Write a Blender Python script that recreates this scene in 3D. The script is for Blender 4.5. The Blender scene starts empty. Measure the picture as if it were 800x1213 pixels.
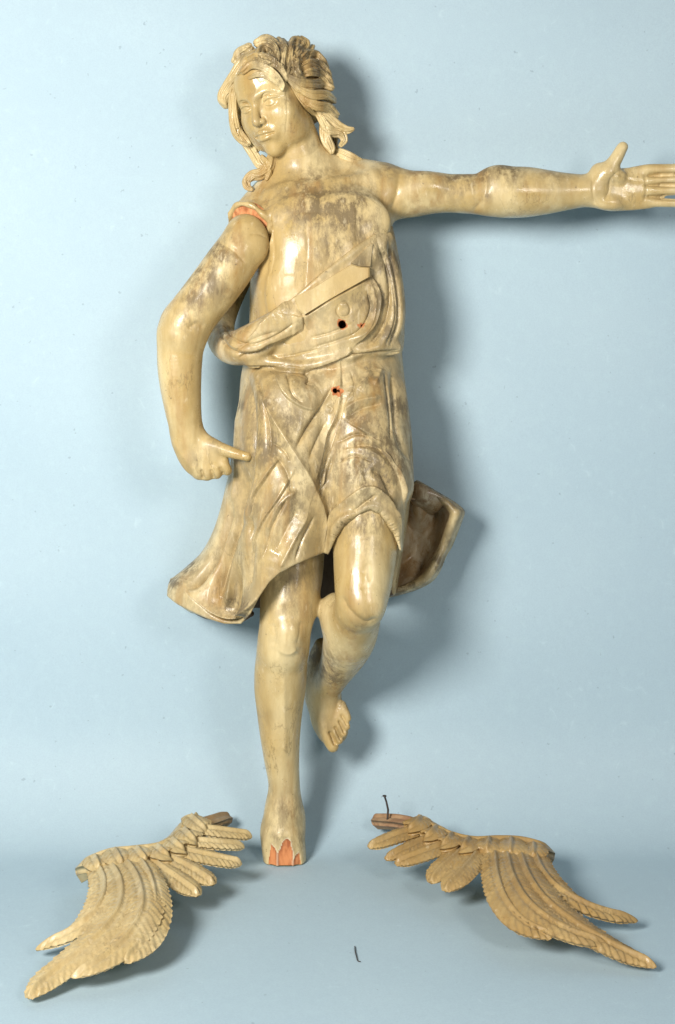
import bpy, math, random
import numpy as np
from mathutils import Vector

# ------------------------------------------------------------------ camera, light, exposure
C = bpy.context.scene.collection
U = 0.0013                 # metres per unit (one unit = one photograph pixel in the statue's plane)
D = 1685.0                 # distance camera - statue, units
HZ = 400.0                 # photograph row of the camera's height
FLOOR = -625.0             # floor height relative to the camera, units


def M(p):
    """units (relative to the camera height) -> metres"""
    p = np.asarray(p, dtype=np.float64)
    q = p * U
    q[..., 2] = (p[..., 2] - FLOOR) * U
    return q


cam_d = bpy.data.cameras.new('camera')
cam = bpy.data.objects.new('camera', cam_d)
C.objects.link(cam)
cam.location = M([0, -D, 0])
cam.rotation_euler = (math.radians(90), 0, 0)
cam_d.sensor_fit = 'VERTICAL'
cam_d.angle = 2 * math.atan((1213 / 2) / D)
cam_d.shift_y = -(1213 / 2 - HZ) / 1213
cam_d.clip_end = 60
bpy.context.scene.camera = cam

sc = bpy.context.scene
sc.view_settings.view_transform = 'Standard'
sc.view_settings.look = 'None'
sc.view_settings.gamma = 1
sc.view_settings.use_curve_mapping = False
sc.view_settings.exposure = 0.0
wd = bpy.data.worlds.new('World')
sc.world = wd
wd.use_nodes = True
wd.node_tree.nodes['Background'].inputs[0].default_value = (0.68, 0.84, 1.0, 1)
wd.node_tree.nodes['Background'].inputs[1].default_value = 0.045


def area(name, loc, target, size, power, col):
    l = bpy.data.lights.new(name, 'AREA')
    l.shape = 'DISK'
    l.size = size
    l.energy = power
    l.color = col
    o = bpy.data.objects.new(name, l)
    C.objects.link(o)
    o.location = M(loc)
    o.rotation_euler = (Vector(M(target)) - o.location).to_track_quat('-Z', 'Y').to_euler()


area('studio_lamp_key', [-760, -1450, 330], [-110, 60, -60], 0.66, 74, (1.0, 0.96, 0.89))
area('studio_lamp_fill', [720, -1500, 300], [0, 60, -100], 0.50, 14, (1.0, 0.95, 0.88))


# ------------------------------------------------------------------ helpers: mapping
def W(px, py, y):
    """a point seen at (px,py) lying y units behind the statue's plane"""
    s = (D + y) / D
    return np.array([(px - 400.0) * s, y, (HZ - py) * s])


def GP(px, py, h):
    """a point seen at (px,py) lying h units above the floor"""
    y = D * (-(FLOOR + h)) / (py - HZ) - D
    return np.array([(px - 400.0) * (D + y) / D, y, FLOOR + h])


def proj(V):
    s = D / (D + V[:, 1])
    return 400 + V[:, 0] * s, HZ - V[:, 2] * s


def cr(P, n):
    """Catmull-Rom through the rows of P"""
    P = np.asarray(P, float)
    if len(P) < 3:
        t = np.linspace(0, 1, n + 1)[:, None]
        return P[0] * (1 - t) + P[-1] * t
    Q = np.vstack([2 * P[0] - P[1], P, 2 * P[-1] - P[-2]])
    out = []
    for i in range(1, len(Q) - 2):
        a, b, c, d = Q[i - 1:i + 3]
        for j in range(n):
            t = j / n
            out.append(.5 * (2 * b + (c - a) * t + (2 * a - 5 * b + 4 * c - d) * t * t + (3 * b - a - 3 * c + d) * t ** 3))
    out.append(P[-1])
    return np.array(out)


def sst(a, b, x):
    t = np.clip((x - a) / (b - a), 0, 1)
    return t * t * (3 - 2 * t)


# ------------------------------------------------------------------ helpers: carving in a distance field
class Field:
    def __init__(s, lo, hi, h):
        s.h = h
        s.lo = np.array(lo, float)
        n = np.ceil((np.array(hi, float) - s.lo) / h).astype(int) + 1
        s.ax = [(s.lo[i] + h * np.arange(n[i])).astype(np.float32) for i in range(3)]
        s.F = np.full(tuple(n), 60.0, np.float32)

    def box(s, lo, hi, m):
        sl = []
        for i in range(3):
            a = int(max(0, math.floor((lo[i] - m - s.lo[i]) / s.h)))
            b = int(min(len(s.ax[i]), math.ceil((hi[i] + m - s.lo[i]) / s.h) + 1))
            if b <= a:
                return None
            sl.append(slice(a, b))
        return tuple(sl)

    def grid(s, sl):
        return (s.ax[0][sl[0]][:, None, None], s.ax[1][sl[1]][None, :, None], s.ax[2][sl[2]][None, None, :])

    def put(s, sl, d, k, op):
        A = s.F[sl]
        if op == 'u':
            if k > 0:
                h = np.maximum(k - np.abs(A - d), 0) / k
                s.F[sl] = np.minimum(A, d) - h * h * k * .25
            else:
                s.F[sl] = np.minimum(A, d)
        else:
            d = -d
            if k > 0:
                h = np.maximum(k - np.abs(A - d), 0) / k
                s.F[sl] = np.maximum(A, d) + h * h * k * .25
            else:
                s.F[sl] = np.maximum(A, d)

    def tube_w(s, Q, k=6, op='u', flute=0, fa=0.0, tw=0.0):
        """Q rows: x y z r sy"""
        m = k + 4 * s.h
        R = Q[:, 3].max() * max(1, Q[:, 4].max())
        big = s.box(Q[:, :3].min(0) - R, Q[:, :3].max(0) + R, m)
        if big is None:
            return
        X, Y, Z = s.grid(big)
        T = np.full(s.F[big].shape, 60.0, np.float32)
        for i in range(len(Q) - 1):
            a, b = Q[i], Q[i + 1]
            r = max(a[3], b[3]) * max(1, a[4], b[4])
            sl = s.box(np.minimum(a[:3], b[:3]) - r, np.maximum(a[:3], b[:3]) + r, m)
            if sl is None:
                continue
            loc = tuple(slice(sl[j].start - big[j].start, sl[j].stop - big[j].start) for j in range(3))
            X, Y, Z = s.grid(sl)
            sy = .5 * (a[4] + b[4])
            ab = (b - a)[:3] / np.array([1, sy, 1])
            L = max(float(ab @ ab), 1e-6)
            ax_, ay_, az_ = X - np.float32(a[0]), (Y - np.float32(a[1])) / np.float32(sy), Z - np.float32(a[2])
            t = np.clip((ax_ * np.float32(ab[0]) + ay_ * np.float32(ab[1]) + az_ * np.float32(ab[2])) / np.float32(L), 0, 1)
            dx, dy, dz = ax_ - t * np.float32(ab[0]), ay_ - t * np.float32(ab[1]), az_ - t * np.float32(ab[2])
            d = np.sqrt(dx * dx + dy * dy + dz * dz) - (np.float32(a[3]) + t * np.float32(b[3] - a[3]))
            if flute:
                tg = ab / math.sqrt(L)
                up = np.array([.25, -.9, .35])
                e1 = np.cross(tg, up); e1 /= np.linalg.norm(e1) + 1e-9
                e2 = np.cross(tg, e1)
                th = np.arctan2(dx * e2[0] + dy * e2[1] + dz * e2[2], dx * e1[0] + dy * e1[1] + dz * e1[2])
                ph = tw * (i + t) / len(Q)
                rr = np.float32(a[3]) + t * np.float32(b[3] - a[3])
                d = d - fa * rr * (np.abs(np.cos(th * flute * .5 + ph)) - .6)
            T[loc] = np.minimum(T[loc], d)
        s.put(big, T, k, op)

    def tube(s, P, k=6, n=6, **kw):
        """P rows: px py y r [sy]"""
        Q = np.array([list(W(p[0], p[1], p[2])) + [p[3], p[4] if len(p) > 4 else 1.0] for p in P])
        s.tube_w(cr(Q, n), k, **kw)

    def ell(s, c, r, k=6, op='u', R=None):
        c = np.array(c, float)
        R = np.eye(3) if R is None else np.asarray(R)
        e = np.sqrt(((R * np.array(r)) ** 2).sum(1))
        sl = s.box(c - e, c + e, k + 4 * s.h)
        if sl is None:
            return
        X, Y, Z = s.grid(sl)
        X, Y, Z = X - np.float32(c[0]), Y - np.float32(c[1]), Z - np.float32(c[2])
        q = [(X * np.float32(R[0, i]) + Y * np.float32(R[1, i]) + Z * np.float32(R[2, i])) / np.float32(r[i]) for i in range(3)]
        k0 = np.sqrt(q[0] ** 2 + q[1] ** 2 + q[2] ** 2)
        k1 = np.sqrt((q[0] / r[0]) ** 2 + (q[1] / r[1]) ** 2 + (q[2] / r[2]) ** 2)
        s.put(sl, (k0 * (k0 - 1) / np.maximum(k1, 1e-5)).astype(np.float32), k, op)

    def loft(s, L, k=6, e=2.2, op='u', grow=0.0):
        """L rows: py left right y half_depth, from top to bottom"""
        L = cr(np.array(L, float), 8)
        s_ = (D + L[:, 3]) / D
        z = (HZ - L[:, 0]) * s_
        xl, xr = (L[:, 1] - 400) * s_, (L[:, 2] - 400) * s_
        o = np.argsort(z)
        z, cx, a, yc, hd = z[o], ((xl + xr) / 2)[o], ((xr - xl) / 2 + grow)[o], L[o, 3], (L[:, 4] + grow)[o]
        sl = s.box([(cx - a).min(), (yc - hd).min(), z[0] - grow], [(cx + a).max(), (yc + hd).max(), z[-1] + grow], k + 4 * s.h)
        X, Y, Z = s.grid(sl)
        zz = s.ax[2][sl[2]]
        f = lambda v: np.interp(zz, z, v).astype(np.float32)[None, None, :]
        a_, b_ = f(a), f(hd)
        q = (np.abs((X - f(cx)) / a_) ** e + np.abs((Y - f(yc)) / b_) ** e) ** (1 / e)
        d = (q - 1) * np.minimum(a_, b_)
        d = np.maximum(d, np.maximum(Z - (z[-1] + grow), (z[0] - grow) - Z))
        s.put(sl, d.astype(np.float32), k, op)

    def func(s, fn, lo, hi, k, op='s'):
        sl = s.box(lo, hi, 0)
        X, Y, Z = s.grid(sl)
        d = np.broadcast_to(fn(X, Y, Z), s.F[sl].shape).astype(np.float32)
        s.put(sl, d, k, op)

    def mesh(s):
        F, h = s.F, s.h
        S = F < 0
        a = np.zeros(tuple(np.array(F.shape) - 1), np.uint8)
        for i in (0, 1):
            for j in (0, 1):
                for l in (0, 1):
                    a += S[i:F.shape[0] - 1 + i, j:F.shape[1] - 1 + j, l:F.shape[2] - 1 + l]
        act = (a > 0) & (a < 8)
        I = np.argwhere(act)
        idx = np.full(act.shape, -1, np.int32)
        idx[act] = np.arange(len(I))
        off = np.array([[i, j, l] for i in (0, 1) for j in (0, 1) for l in (0, 1)])
        cv = np.stack([F[I[:, 0] + o[0], I[:, 1] + o[1], I[:, 2] + o[2]] for o in off], 1)
        acc = np.zeros((len(I), 3)); cnt = np.zeros(len(I))
        for p in range(8):
            for q in range(p + 1, 8):
                if np.abs(off[p] - off[q]).sum() != 1:
                    continue
                m = (cv[:, p] < 0) != (cv[:, q] < 0)
                t = cv[m, p] / (cv[m, p] - cv[m, q])
                acc[m] += off[p] + t[:, None] * (off[q] - off[p])
                cnt[m] += 1
        V = s.lo + h * (I + acc / cnt[:, None])
        quads = []
        for ax in range(3):
            n = [slice(None)] * 3; n2 = [slice(None)] * 3
            n[ax] = slice(0, -1); n2[ax] = slice(1, None)
            ch = S[tuple(n)] != S[tuple(n2)]
            E = np.argwhere(ch)
            b, c = (ax + 1) % 3, (ax + 2) % 3
            ok = (E[:, b] > 0) & (E[:, c] > 0) & (E[:, b] < F.shape[b] - 1) & (E[:, c] < F.shape[c] - 1)
            E = E[ok]
            def g(db, dc):
                e = E.copy(); e[:, b] += db; e[:, c] += dc
                return idx[e[:, 0], e[:, 1], e[:, 2]]
            q = np.stack([g(-1, -1), g(0, -1), g(0, 0), g(-1, 0)], 1)
            flip = ~S[E[:, 0], E[:, 1], E[:, 2]]
            q[flip] = q[flip][:, ::-1]
            quads.append(q)
        return V, np.vstack(quads)


def normals(V, Q):
    n = np.cross(V[Q[:, 2]] - V[Q[:, 0]], V[Q[:, 3]] - V[Q[:, 1]])
    N = np.zeros_like(V)
    for i in range(4):
        for j in range(3):
            N[:, j] += np.bincount(Q[:, i], n[:, j], len(V))
    return N / (np.linalg.norm(N, axis=1)[:, None] + 1e-9)


def relax(V, Q, it=1, f=.5):
    for _ in range(it):
        A = np.zeros_like(V); c = np.zeros(len(V))
        for i in range(4):
            o, p = Q[:, i], Q[:, (i + 1) % 4]
            for j in range(3):
                A[:, j] += np.bincount(o, V[p, j], len(V))
            c += np.bincount(o, minlength=len(V))
            for j in range(3):
                A[:, j] += np.bincount(p, V[o, j], len(V))
            c += np.bincount(p, minlength=len(V))
        V = V + f * (A / np.maximum(c, 1)[:, None] - V)
    return V


def carve(V, Q, strokes, front=.12):
    """push vertices along their normals under strokes drawn on the side that faces the photographer.
    stroke: (kind, height, width, [(px,py)...][, y_min, y_max])"""
    N = normals(relax(V, Q, 5, .5), Q)
    px, py = proj(V)
    vd = V - np.array([0, -D, 0]); vd /= np.linalg.norm(vd, axis=1)[:, None]
    fm = sst(front, front + .25, -(N * vd).sum(1))
    out = np.zeros(len(V))
    for st in strokes:
        kind, a, w, pts = st[:4]
        P = cr(np.array(pts, float), 6)
        reach = w * 3.2
        sel = (px > P[:, 0].min() - reach) & (px < P[:, 0].max() + reach) & (py > P[:, 1].min() - reach) & (py < P[:, 1].max() + reach) & (fm > 0)
        if len(st) > 4:
            sel &= (V[:, 1] > st[4]) & (V[:, 1] < st[5])
        I = np.nonzero(sel)[0]
        if not len(I):
            continue
        x, y = px[I], py[I]
        best = np.full(len(I), 1e9); sd = np.zeros(len(I)); tt = np.zeros(len(I))
        n = len(P) - 1
        for i in range(n):
            a0, b0 = P[i], P[i + 1]
            e = b0 - a0; L = e @ e + 1e-9
            t = np.clip(((x - a0[0]) * e[0] + (y - a0[1]) * e[1]) / L, 0, 1)
            dx, dy = x - a0[0] - t * e[0], y - a0[1] - t * e[1]
            d = np.sqrt(dx * dx + dy * dy)
            m = d < best
            best[m] = d[m]
            sg = np.sign(e[0] * dy - e[1] * dx)
            sd[m] = (d * sg)[m]
            tt[m] = ((i + t) / n)[m]
        tap = np.minimum(1, np.minimum(tt, 1 - tt) / .16 + .12)
        if kind == 'ridge':
            f = np.exp(-(np.sqrt(best ** 2 + .25) / w) ** 1.1)
        elif kind == 'groove':
            f = -np.exp(-(best / w) ** 1.25)
        elif kind == 'step':      # raised on the right-hand side of the drawing direction (image y down)
            f = sst(-.9, .9, sd) * np.exp(-np.maximum(sd, 0) / w) * np.exp(-np.maximum(best - np.abs(sd) - .1, 0))
        out[I] += a * f * tap
    return V + N * (out * fm)[:, None], N


# ------------------------------------------------------------------ helpers: objects
def obj(name, V, F, mat, parent=None, attrs=None, smooth=True, label=None):
    me = bpy.data.meshes.new(name)
    V = M(V) if not isinstance(V, list) else M(np.array(V, float))
    if parent is not None:
        V = V - np.array(parent_loc(parent))
    if isinstance(F, np.ndarray):
        me.vertices.add(len(V)); me.vertices.foreach_set('co', V.astype(np.float32).ravel())
        k = F.shape[1]
        me.loops.add(F.size); me.loops.foreach_set('vertex_index', F.astype(np.int32).ravel())
        me.polygons.add(len(F))
        me.polygons.foreach_set('loop_start', np.arange(0, F.size, k, dtype=np.int32))
        me.update(calc_edges=True); me.validate()
    else:
        me.from_pydata([tuple(v) for v in V], [], F); me.update()
    me.polygons.foreach_set('use_smooth', np.full(len(me.polygons), smooth))
    for k, v in (attrs or {}).items():
        at = me.attributes.new(k, 'FLOAT', 'POINT')
        at.data.foreach_set('value', np.asarray(v, np.float32))
    me.materials.append(mat)
    o = bpy.data.objects.new(name, me)
    C.objects.link(o)
    if parent is not None:
        o.parent = parent
    if label:
        o['label'] = label
    return o


def parent_loc(p):
    v = np.zeros(3)
    while p is not None:
        v += np.array(p.location); p = p.parent
    return v


def thing(name, label, cat, loc, group=None):
    o = bpy.data.objects.new(name, None)
    C.objects.link(o)
    o.location = M(loc)
    o['label'] = label; o['category'] = cat
    if group:
        o['group'] = group
    return o


def blobs(V, L, seed=0):
    """soft hand-placed patches of grime, L rows: px py r amount"""
    px, py = proj(V)
    g = np.zeros(len(V))
    for x, y, r, a in L:
        g = np.maximum(g, a * np.exp(-((px - x) ** 2 + (py - y) ** 2) / (r * r)))
    return g


def in_poly(x, y, P):
    P = np.asarray(P, float)
    c = np.zeros(len(x), bool)
    j = len(P) - 1
    for i in range(len(P)):
        m = ((P[i, 1] > y) != (P[j, 1] > y)) & (x < (P[j, 0] - P[i, 0]) * (y - P[i, 1]) / (P[j, 1] - P[i, 1] + 1e-9) + P[i, 0])
        c ^= m
        j = i
    return c


def poly_dist(x, y, P):
    P = np.asarray(P, float)
    best = np.full(len(x), 1e9)
    for i in range(len(P)):
        a, b = P[i - 1], P[i]
        e = b - a; L = e @ e + 1e-9
        t = np.clip(((x - a[0]) * e[0] + (y - a[1]) * e[1]) / L, 0, 1)
        best = np.minimum(best, np.hypot(x - a[0] - t * e[0], y - a[1] - t * e[1]))
    return best


class Front:
    """depth of the foremost surface seen at a photograph position"""
    def __init__(s, *Vs):
        s.b = 3.0
        s.z = {}
        for V in Vs:
            px, py = proj(V)
            for i, j, y in zip((px // s.b).astype(int), (py // s.b).astype(int), V[:, 1]):
                k = (i, j)
                if y < s.z.get(k, 1e9):
                    s.z[k] = y

    def __call__(s, px, py):
        i, j = int(px // s.b), int(py // s.b)
        v = [s.z[(i + a, j + b)] for a in (-1, 0, 1) for b in (-1, 0, 1) if (i + a, j + b) in s.z]
        return float(np.median(v)) if v else 0.0


# ------------------------------------------------------------------ materials
def nodes(name):
    m = bpy.data.materials.new(name)
    m.use_nodes = True
    nt = m.node_tree
    return m, nt, nt.nodes['Principled BSDF']


def N_(nt, t, **kw):
    n = nt.nodes.new(t)
    for k, v in kw.items():
        setattr(n, k, v)
    return n


def noise(nt, vec, scale, detail=4, rough=.55):
    n = N_(nt, 'ShaderNodeTexNoise')
    n.inputs['Scale'].default_value = scale
    n.inputs['Detail'].default_value = detail
    n.inputs['Roughness'].default_value = rough
    nt.links.new(vec, n.inputs['Vector'])
    return n.outputs['Fac']


def ramp(nt, f, a, b, lo=0.0, hi=1.0):
    r = N_(nt, 'ShaderNodeMapRange')
    r.interpolation_type = 'SMOOTHSTEP'
    r.inputs['From Min'].default_value = a; r.inputs['From Max'].default_value = b
    r.inputs['To Min'].default_value = lo; r.inputs['To Max'].default_value = hi
    nt.links.new(f, r.inputs['Value'])
    return r.outputs['Result']


def mix(nt, f, a, b):
    m = N_(nt, 'ShaderNodeMix', data_type='RGBA')
    for s, v in ((m.inputs['Factor'], f), (m.inputs['A'], a), (m.inputs['B'], b)):
        if hasattr(v, 'links'):
            nt.links.new(v, s)
        elif isinstance(v, tuple):
            s.default_value = (*v, 1)
        else:
            s.default_value = v
    return m.outputs['Result']


def math_(nt, op, a, b=None):
    m = N_(nt, 'ShaderNodeMath', operation=op)
    m.use_clamp = op in ('ADD', 'MULTIPLY')
    for s, v in zip(m.inputs, (a, b)):
        if v is None:
            continue
        if hasattr(v, 'links'):
            nt.links.new(v, s)
        else:
            s.default_value = v
    return m.outputs[0]


def mat_paint(name, light, warm, grime, bare=True, rough=(.24, .56), grime_lo=.0, coat=.14, bump=.65, gk=1.0, runs=.75):
    m, nt, p = nodes(name)
    co = N_(nt, 'ShaderNodeTexCoord').outputs['Object']
    st = N_(nt, 'ShaderNodeMapping'); st.inputs['Scale'].default_value = (1, 1, .28)
    nt.links.new(co, st.inputs['Vector'])
    n1 = noise(nt, st.outputs['Vector'], 14, 6)
    st2 = N_(nt, 'ShaderNodeMapping'); st2.inputs['Scale'].default_value = (1, 1, .55)
    nt.links.new(co, st2.inputs['Vector'])
    n2 = noise(nt, st2.outputs['Vector'], 52, 10, .75)
    n3 = noise(nt, st.outputs['Vector'], 110, 6, .6)
    n4 = noise(nt, co, 7, 3)
    col = mix(nt, ramp(nt, n1, .33, .60), light, warm)
    g = N_(nt, 'ShaderNodeAttribute', attribute_name='grime').outputs['Fac']
    gf = math_(nt, 'MULTIPLY', ramp(nt, n2, .40, .58), math_(nt, 'ADD', g, grime_lo))
    gf = math_(nt, 'ADD', gf, math_(nt, 'MULTIPLY', math_(nt, 'MULTIPLY', g, ramp(nt, n3, .42, .62)), .55))
    gf = math_(nt, 'MULTIPLY', gf, gk)
    col = mix(nt, gf, col, grime)
    # brown varnish runs down the grain
    run = N_(nt, 'ShaderNodeMapping'); run.inputs['Scale'].default_value = (1, 1, .09)
    nt.links.new(co, run.inputs['Vector'])
    col = mix(nt, math_(nt, 'MULTIPLY', ramp(nt, noise(nt, run.outputs['Vector'], 30, 5, .6), .50, .74), runs), col, (.33, .19, .06))
    # scattered worn dark specks and hair cracks in the old varnish
    sp = ramp(nt, noise(nt, co, 120, 3, .6), .68, .74)
    col = mix(nt, math_(nt, 'MULTIPLY', sp, .6), col, (.10, .07, .035))
    ck = ramp(nt, math_(nt, 'ABSOLUTE', math_(nt, 'SUBTRACT', noise(nt, st.outputs['Vector'], 26, 7, .62), .5)), .0, .012, 1.0, 0.0)
    ckm = math_(nt, 'MULTIPLY', ck, ramp(nt, noise(nt, co, 9, 2), .45, .65))
    col = mix(nt, math_(nt, 'MULTIPLY', ckm, .55), col, (.16, .11, .05))
    scr = ramp(nt, n3, .60, .72)
    col = mix(nt, math_(nt, 'MULTIPLY', scr, .35), col, (.74, .62, .40))
    rg = ramp(nt, noise(nt, co, 24, 5, .65), .40, .62, rough[0], rough[1])
    rg = math_(nt, 'ADD', rg, math_(nt, 'MULTIPLY', gf, .28))
    gl = N_(nt, 'ShaderNodeAttribute', attribute_name='gloss').outputs['Fac']
    rg = math_(nt, 'SUBTRACT', rg, math_(nt, 'MULTIPLY', gl, .30))
    rg = math_(nt, 'MAXIMUM', rg, .1)
    if bare:
        shade = N_(nt, 'ShaderNodeAttribute', attribute_name='hollow_shade').outputs['Fac']
        col = mix(nt, shade, col, (.085, .05, .025))  # shade put into the colour inside the skirt and the peg holes
        b = N_(nt, 'ShaderNodeAttribute', attribute_name='bare').outputs['Fac']
        grain = mix(nt, ramp(nt, noise(nt, st.outputs['Vector'], 120, 5), .35, .65), (.60, .235, .09), (.33, .10, .032))
        col = mix(nt, ramp(nt, b, .45, .55), col, grain)
        rim = N_(nt, 'ShaderNodeAttribute', attribute_name='rim').outputs['Fac']
        col = mix(nt, rim, col, (.74, .66, .5))
        rg = math_(nt, 'ADD', rg, math_(nt, 'MULTIPLY', b, .5))
    nt.links.new(col, p.inputs['Base Color'])
    nt.links.new(rg, p.inputs['Roughness'])
    p.inputs['Coat Weight'].default_value = coat
    p.inputs['Coat Roughness'].default_value = .12
    bm = N_(nt, 'ShaderNodeBump')
    bm.inputs['Strength'].default_value = bump
    bm.inputs['Distance'].default_value = .0022
    h = math_(nt, 'ADD', math_(nt, 'MULTIPLY', n2, .5), math_(nt, 'MULTIPLY', n3, .28))
    h = math_(nt, 'ADD', h, math_(nt, 'MULTIPLY', n4, .2))
    nt.links.new(h, bm.inputs['Height'])
    nt.links.new(bm.outputs[0], p.inputs['Normal'])
    return m


CREAM = (.645, .515, .275)
WARM = (.46, .325, .13)
GRIME = (.185, .132, .062)
paint = mat_paint('varnished_cream_paint', CREAM, WARM, GRIME, grime_lo=.12)
paint_cloth = mat_paint('varnished_cream_cloth_paint', (.63, .51, .29), (.45, .33, .15), (.18, .132, .066), grime_lo=.40)
paint_brown = mat_paint('browned_varnish', (.31, .20, .095), (.19, .11, .05), (.50, .42, .29), grime_lo=.15, rough=(.2, .5))
paint_wing = mat_paint('matte_gilt_cream_paint', (.62, .50, .27), (.52, .39, .18), (.32, .23, .11), grime_lo=.12, rough=(.30, .58), coat=.12, runs=.3)
paint_wing_r = mat_paint('matte_ochre_paint', (.48, .335, .14), (.39, .25, .09), (.24, .15, .06), grime_lo=.12, rough=(.30, .58), coat=.12, runs=.3)

tab_paint = mat_paint('worn_root_paint', (.40, .29, .15), (.30, .19, .09), (.20, .13, .07), grime_lo=.3, rough=(.4, .6), coat=.05)


def mat_plain(name, a, b, rough=.7, scale=60, stretch=(1, 1, 1)):
    m, nt, p = nodes(name)
    co = N_(nt, 'ShaderNodeTexCoord').outputs['Object']
    st = N_(nt, 'ShaderNodeMapping'); st.inputs['Scale'].default_value = stretch
    nt.links.new(co, st.inputs['Vector'])
    n = noise(nt, st.outputs['Vector'], scale, 6)
    nt.links.new(mix(nt, ramp(nt, n, .3, .7), a, b), p.inputs['Base Color'])
    p.inputs['Roughness'].default_value = rough
    bm = N_(nt, 'ShaderNodeBump'); bm.inputs['Strength'].default_value = .3; bm.inputs['Distance'].default_value = .001
    nt.links.new(n, bm.inputs['Height']); nt.links.new(bm.outputs[0], p.inputs['Normal'])
    return m


bare_wood = mat_plain('bare_orange_wood', (.72, .33, .14), (.34, .11, .035), .75, 120, (1, 1, .35))
raw_wood = mat_plain('raw_brown_wood', (.38, .24, .13), (.25, .13, .065), .75, 90, (.3, 1, 1))
hole_mat = mat_plain('charred_hole', (.012, .008, .006), (.02, .012, .008), .9)
iron = mat_plain('rusty_iron', (.06, .04, .03), (.03, .022, .02), .55, 200)


def mat_paper():
    m, nt, p = nodes('pale_blue_paper')
    co = N_(nt, 'ShaderNodeTexCoord').outputs['Object']
    a = noise(nt, co, 2.2, 4)
    b = noise(nt, co, 420, 3, .7)
    c = noise(nt, co, 60, 4, .6)
    col = mix(nt, ramp(nt, a, .3, .7), (.385, .505, .58), (.415, .535, .605))
    col = mix(nt, math_(nt, 'MULTIPLY', ramp(nt, b, .35, .7), .30), col, (.29, .39, .47))
    col = mix(nt, math_(nt, 'MULTIPLY', ramp(nt, c, .45, .75), .15), col, (.46, .62, .66))
    nt.links.new(col, p.inputs['Base Color'])
    p.inputs['Roughness'].default_value = .72
    # scuffs and specks on the paper
    sp = ramp(nt, noise(nt, co, 95, 2, .5), .735, .76)
    col = mix(nt, math_(nt, 'MULTIPLY', sp, .35), col, (.14, .19, .24))
    sc = ramp(nt, math_(nt, 'ABSOLUTE', math_(nt, 'SUBTRACT', noise(nt, co, 5, 3, .6), .5)), .0, .006, 1.0, 0.0)
    col = mix(nt, math_(nt, 'MULTIPLY', math_(nt, 'MULTIPLY', sc, ramp(nt, c, .5, .7)), .25), col, (.55, .68, .74))
    nt.links.new(col, p.inputs['Base Color'])
    bm = N_(nt, 'ShaderNodeBump'); bm.inputs['Strength'].default_value = .12; bm.inputs['Distance'].default_value = .001
    nt.links.new(b, bm.inputs['Height']); nt.links.new(bm.outputs[0], p.inputs['Normal'])
    return m


# ------------------------------------------------------------------ backdrop: one paper sweep, wall to floor
def backdrop():
    yw, r = 143.0, 130.0
    prof = []
    for t in np.linspace(0, 1, 60):
        prof.append((-2600 + t * (2600 + yw - r), FLOOR))
    for a in np.linspace(0, math.pi / 2, 14)[1:]:
        prof.append((yw - r + r * math.sin(a), FLOOR + r - r * math.cos(a)))
    for t in np.linspace(0, 1, 90)[1:]:
        prof.append((yw, FLOOR + r + t * 1900))
    prof = np.array(prof)
    xs = np.linspace(-1900, 1900, 150)
    n, k = len(prof), len(xs)
    V = np.zeros((n, k, 3))
    V[..., 0] = xs[None]; V[..., 1] = prof[:, None, 0]; V[..., 2] = prof[:, None, 1]
    z = V[..., 2]
    wall = sst(FLOOR + 80, FLOOR + 220, z)
    X = V[..., 0]
    V[..., 1] += wall * (4.0 * np.sin(z / 62 + .4 * np.sin(X / 300)) * np.exp(-((z - 190) / 170) ** 2) + 2.5 * np.sin(z / 41 + 1 + X / 900) + 2.0 * np.sin(X / 210 + z / 500))
    V[..., 2] += (1 - wall) * (.5 * np.sin(X / 170 + V[..., 1] / 260) - .5)
    g = np.arange(n * k).reshape(n, k)
    F = np.stack([g[:-1, :-1], g[:-1, 1:], g[1:, 1:], g[1:, :-1]], -1).reshape(-1, 4)
    o = obj('backdrop', V.reshape(-1, 3), F, mat_paper())
    o['kind'] = 'structure'
    o['label'] = 'pale blue paper backdrop sweeping from the wall onto the floor'


backdrop()

# ------------------------------------------------------------------ the statue
statue = thing('angel_statue', 'carved cream painted wooden angel with outstretched arm, one raised leg and a short tunic', 'statue', [0, 20, FLOOR])

TORSO = [  # py left right y half-depth
    (180, 350, 380, 66, 16),
    (198, 335, 400, 64, 28),
    (214, 318, 434, 61, 42),
    (232, 306, 456, 58, 56),
    (255, 300, 463, 56, 64),
    (290, 301, 466, 54, 70),
    (330, 297, 469, 54, 70),
    (370, 296, 470, 56, 68),
    (420, 293, 472, 58, 66),
    (470, 290, 474, 58, 66),
    (540, 290, 472, 58, 62)]


_jn = np.array([-.50, -.77, -.40]); _jn /= np.linalg.norm(_jn)
_e1 = np.cross(_jn, [0, 0, 1]); _e1 /= np.linalg.norm(_e1)
JOINT = (W(296, 269, 16), _jn, _e1, np.cross(_jn, _e1))      # centre, normal and axes of the sawn shoulder face


HOLES = ((405.5, 384, 5.0), (399.5, 463.5, 5.7), (428, 385.5, 2.2))      # drilled peg holes


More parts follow.
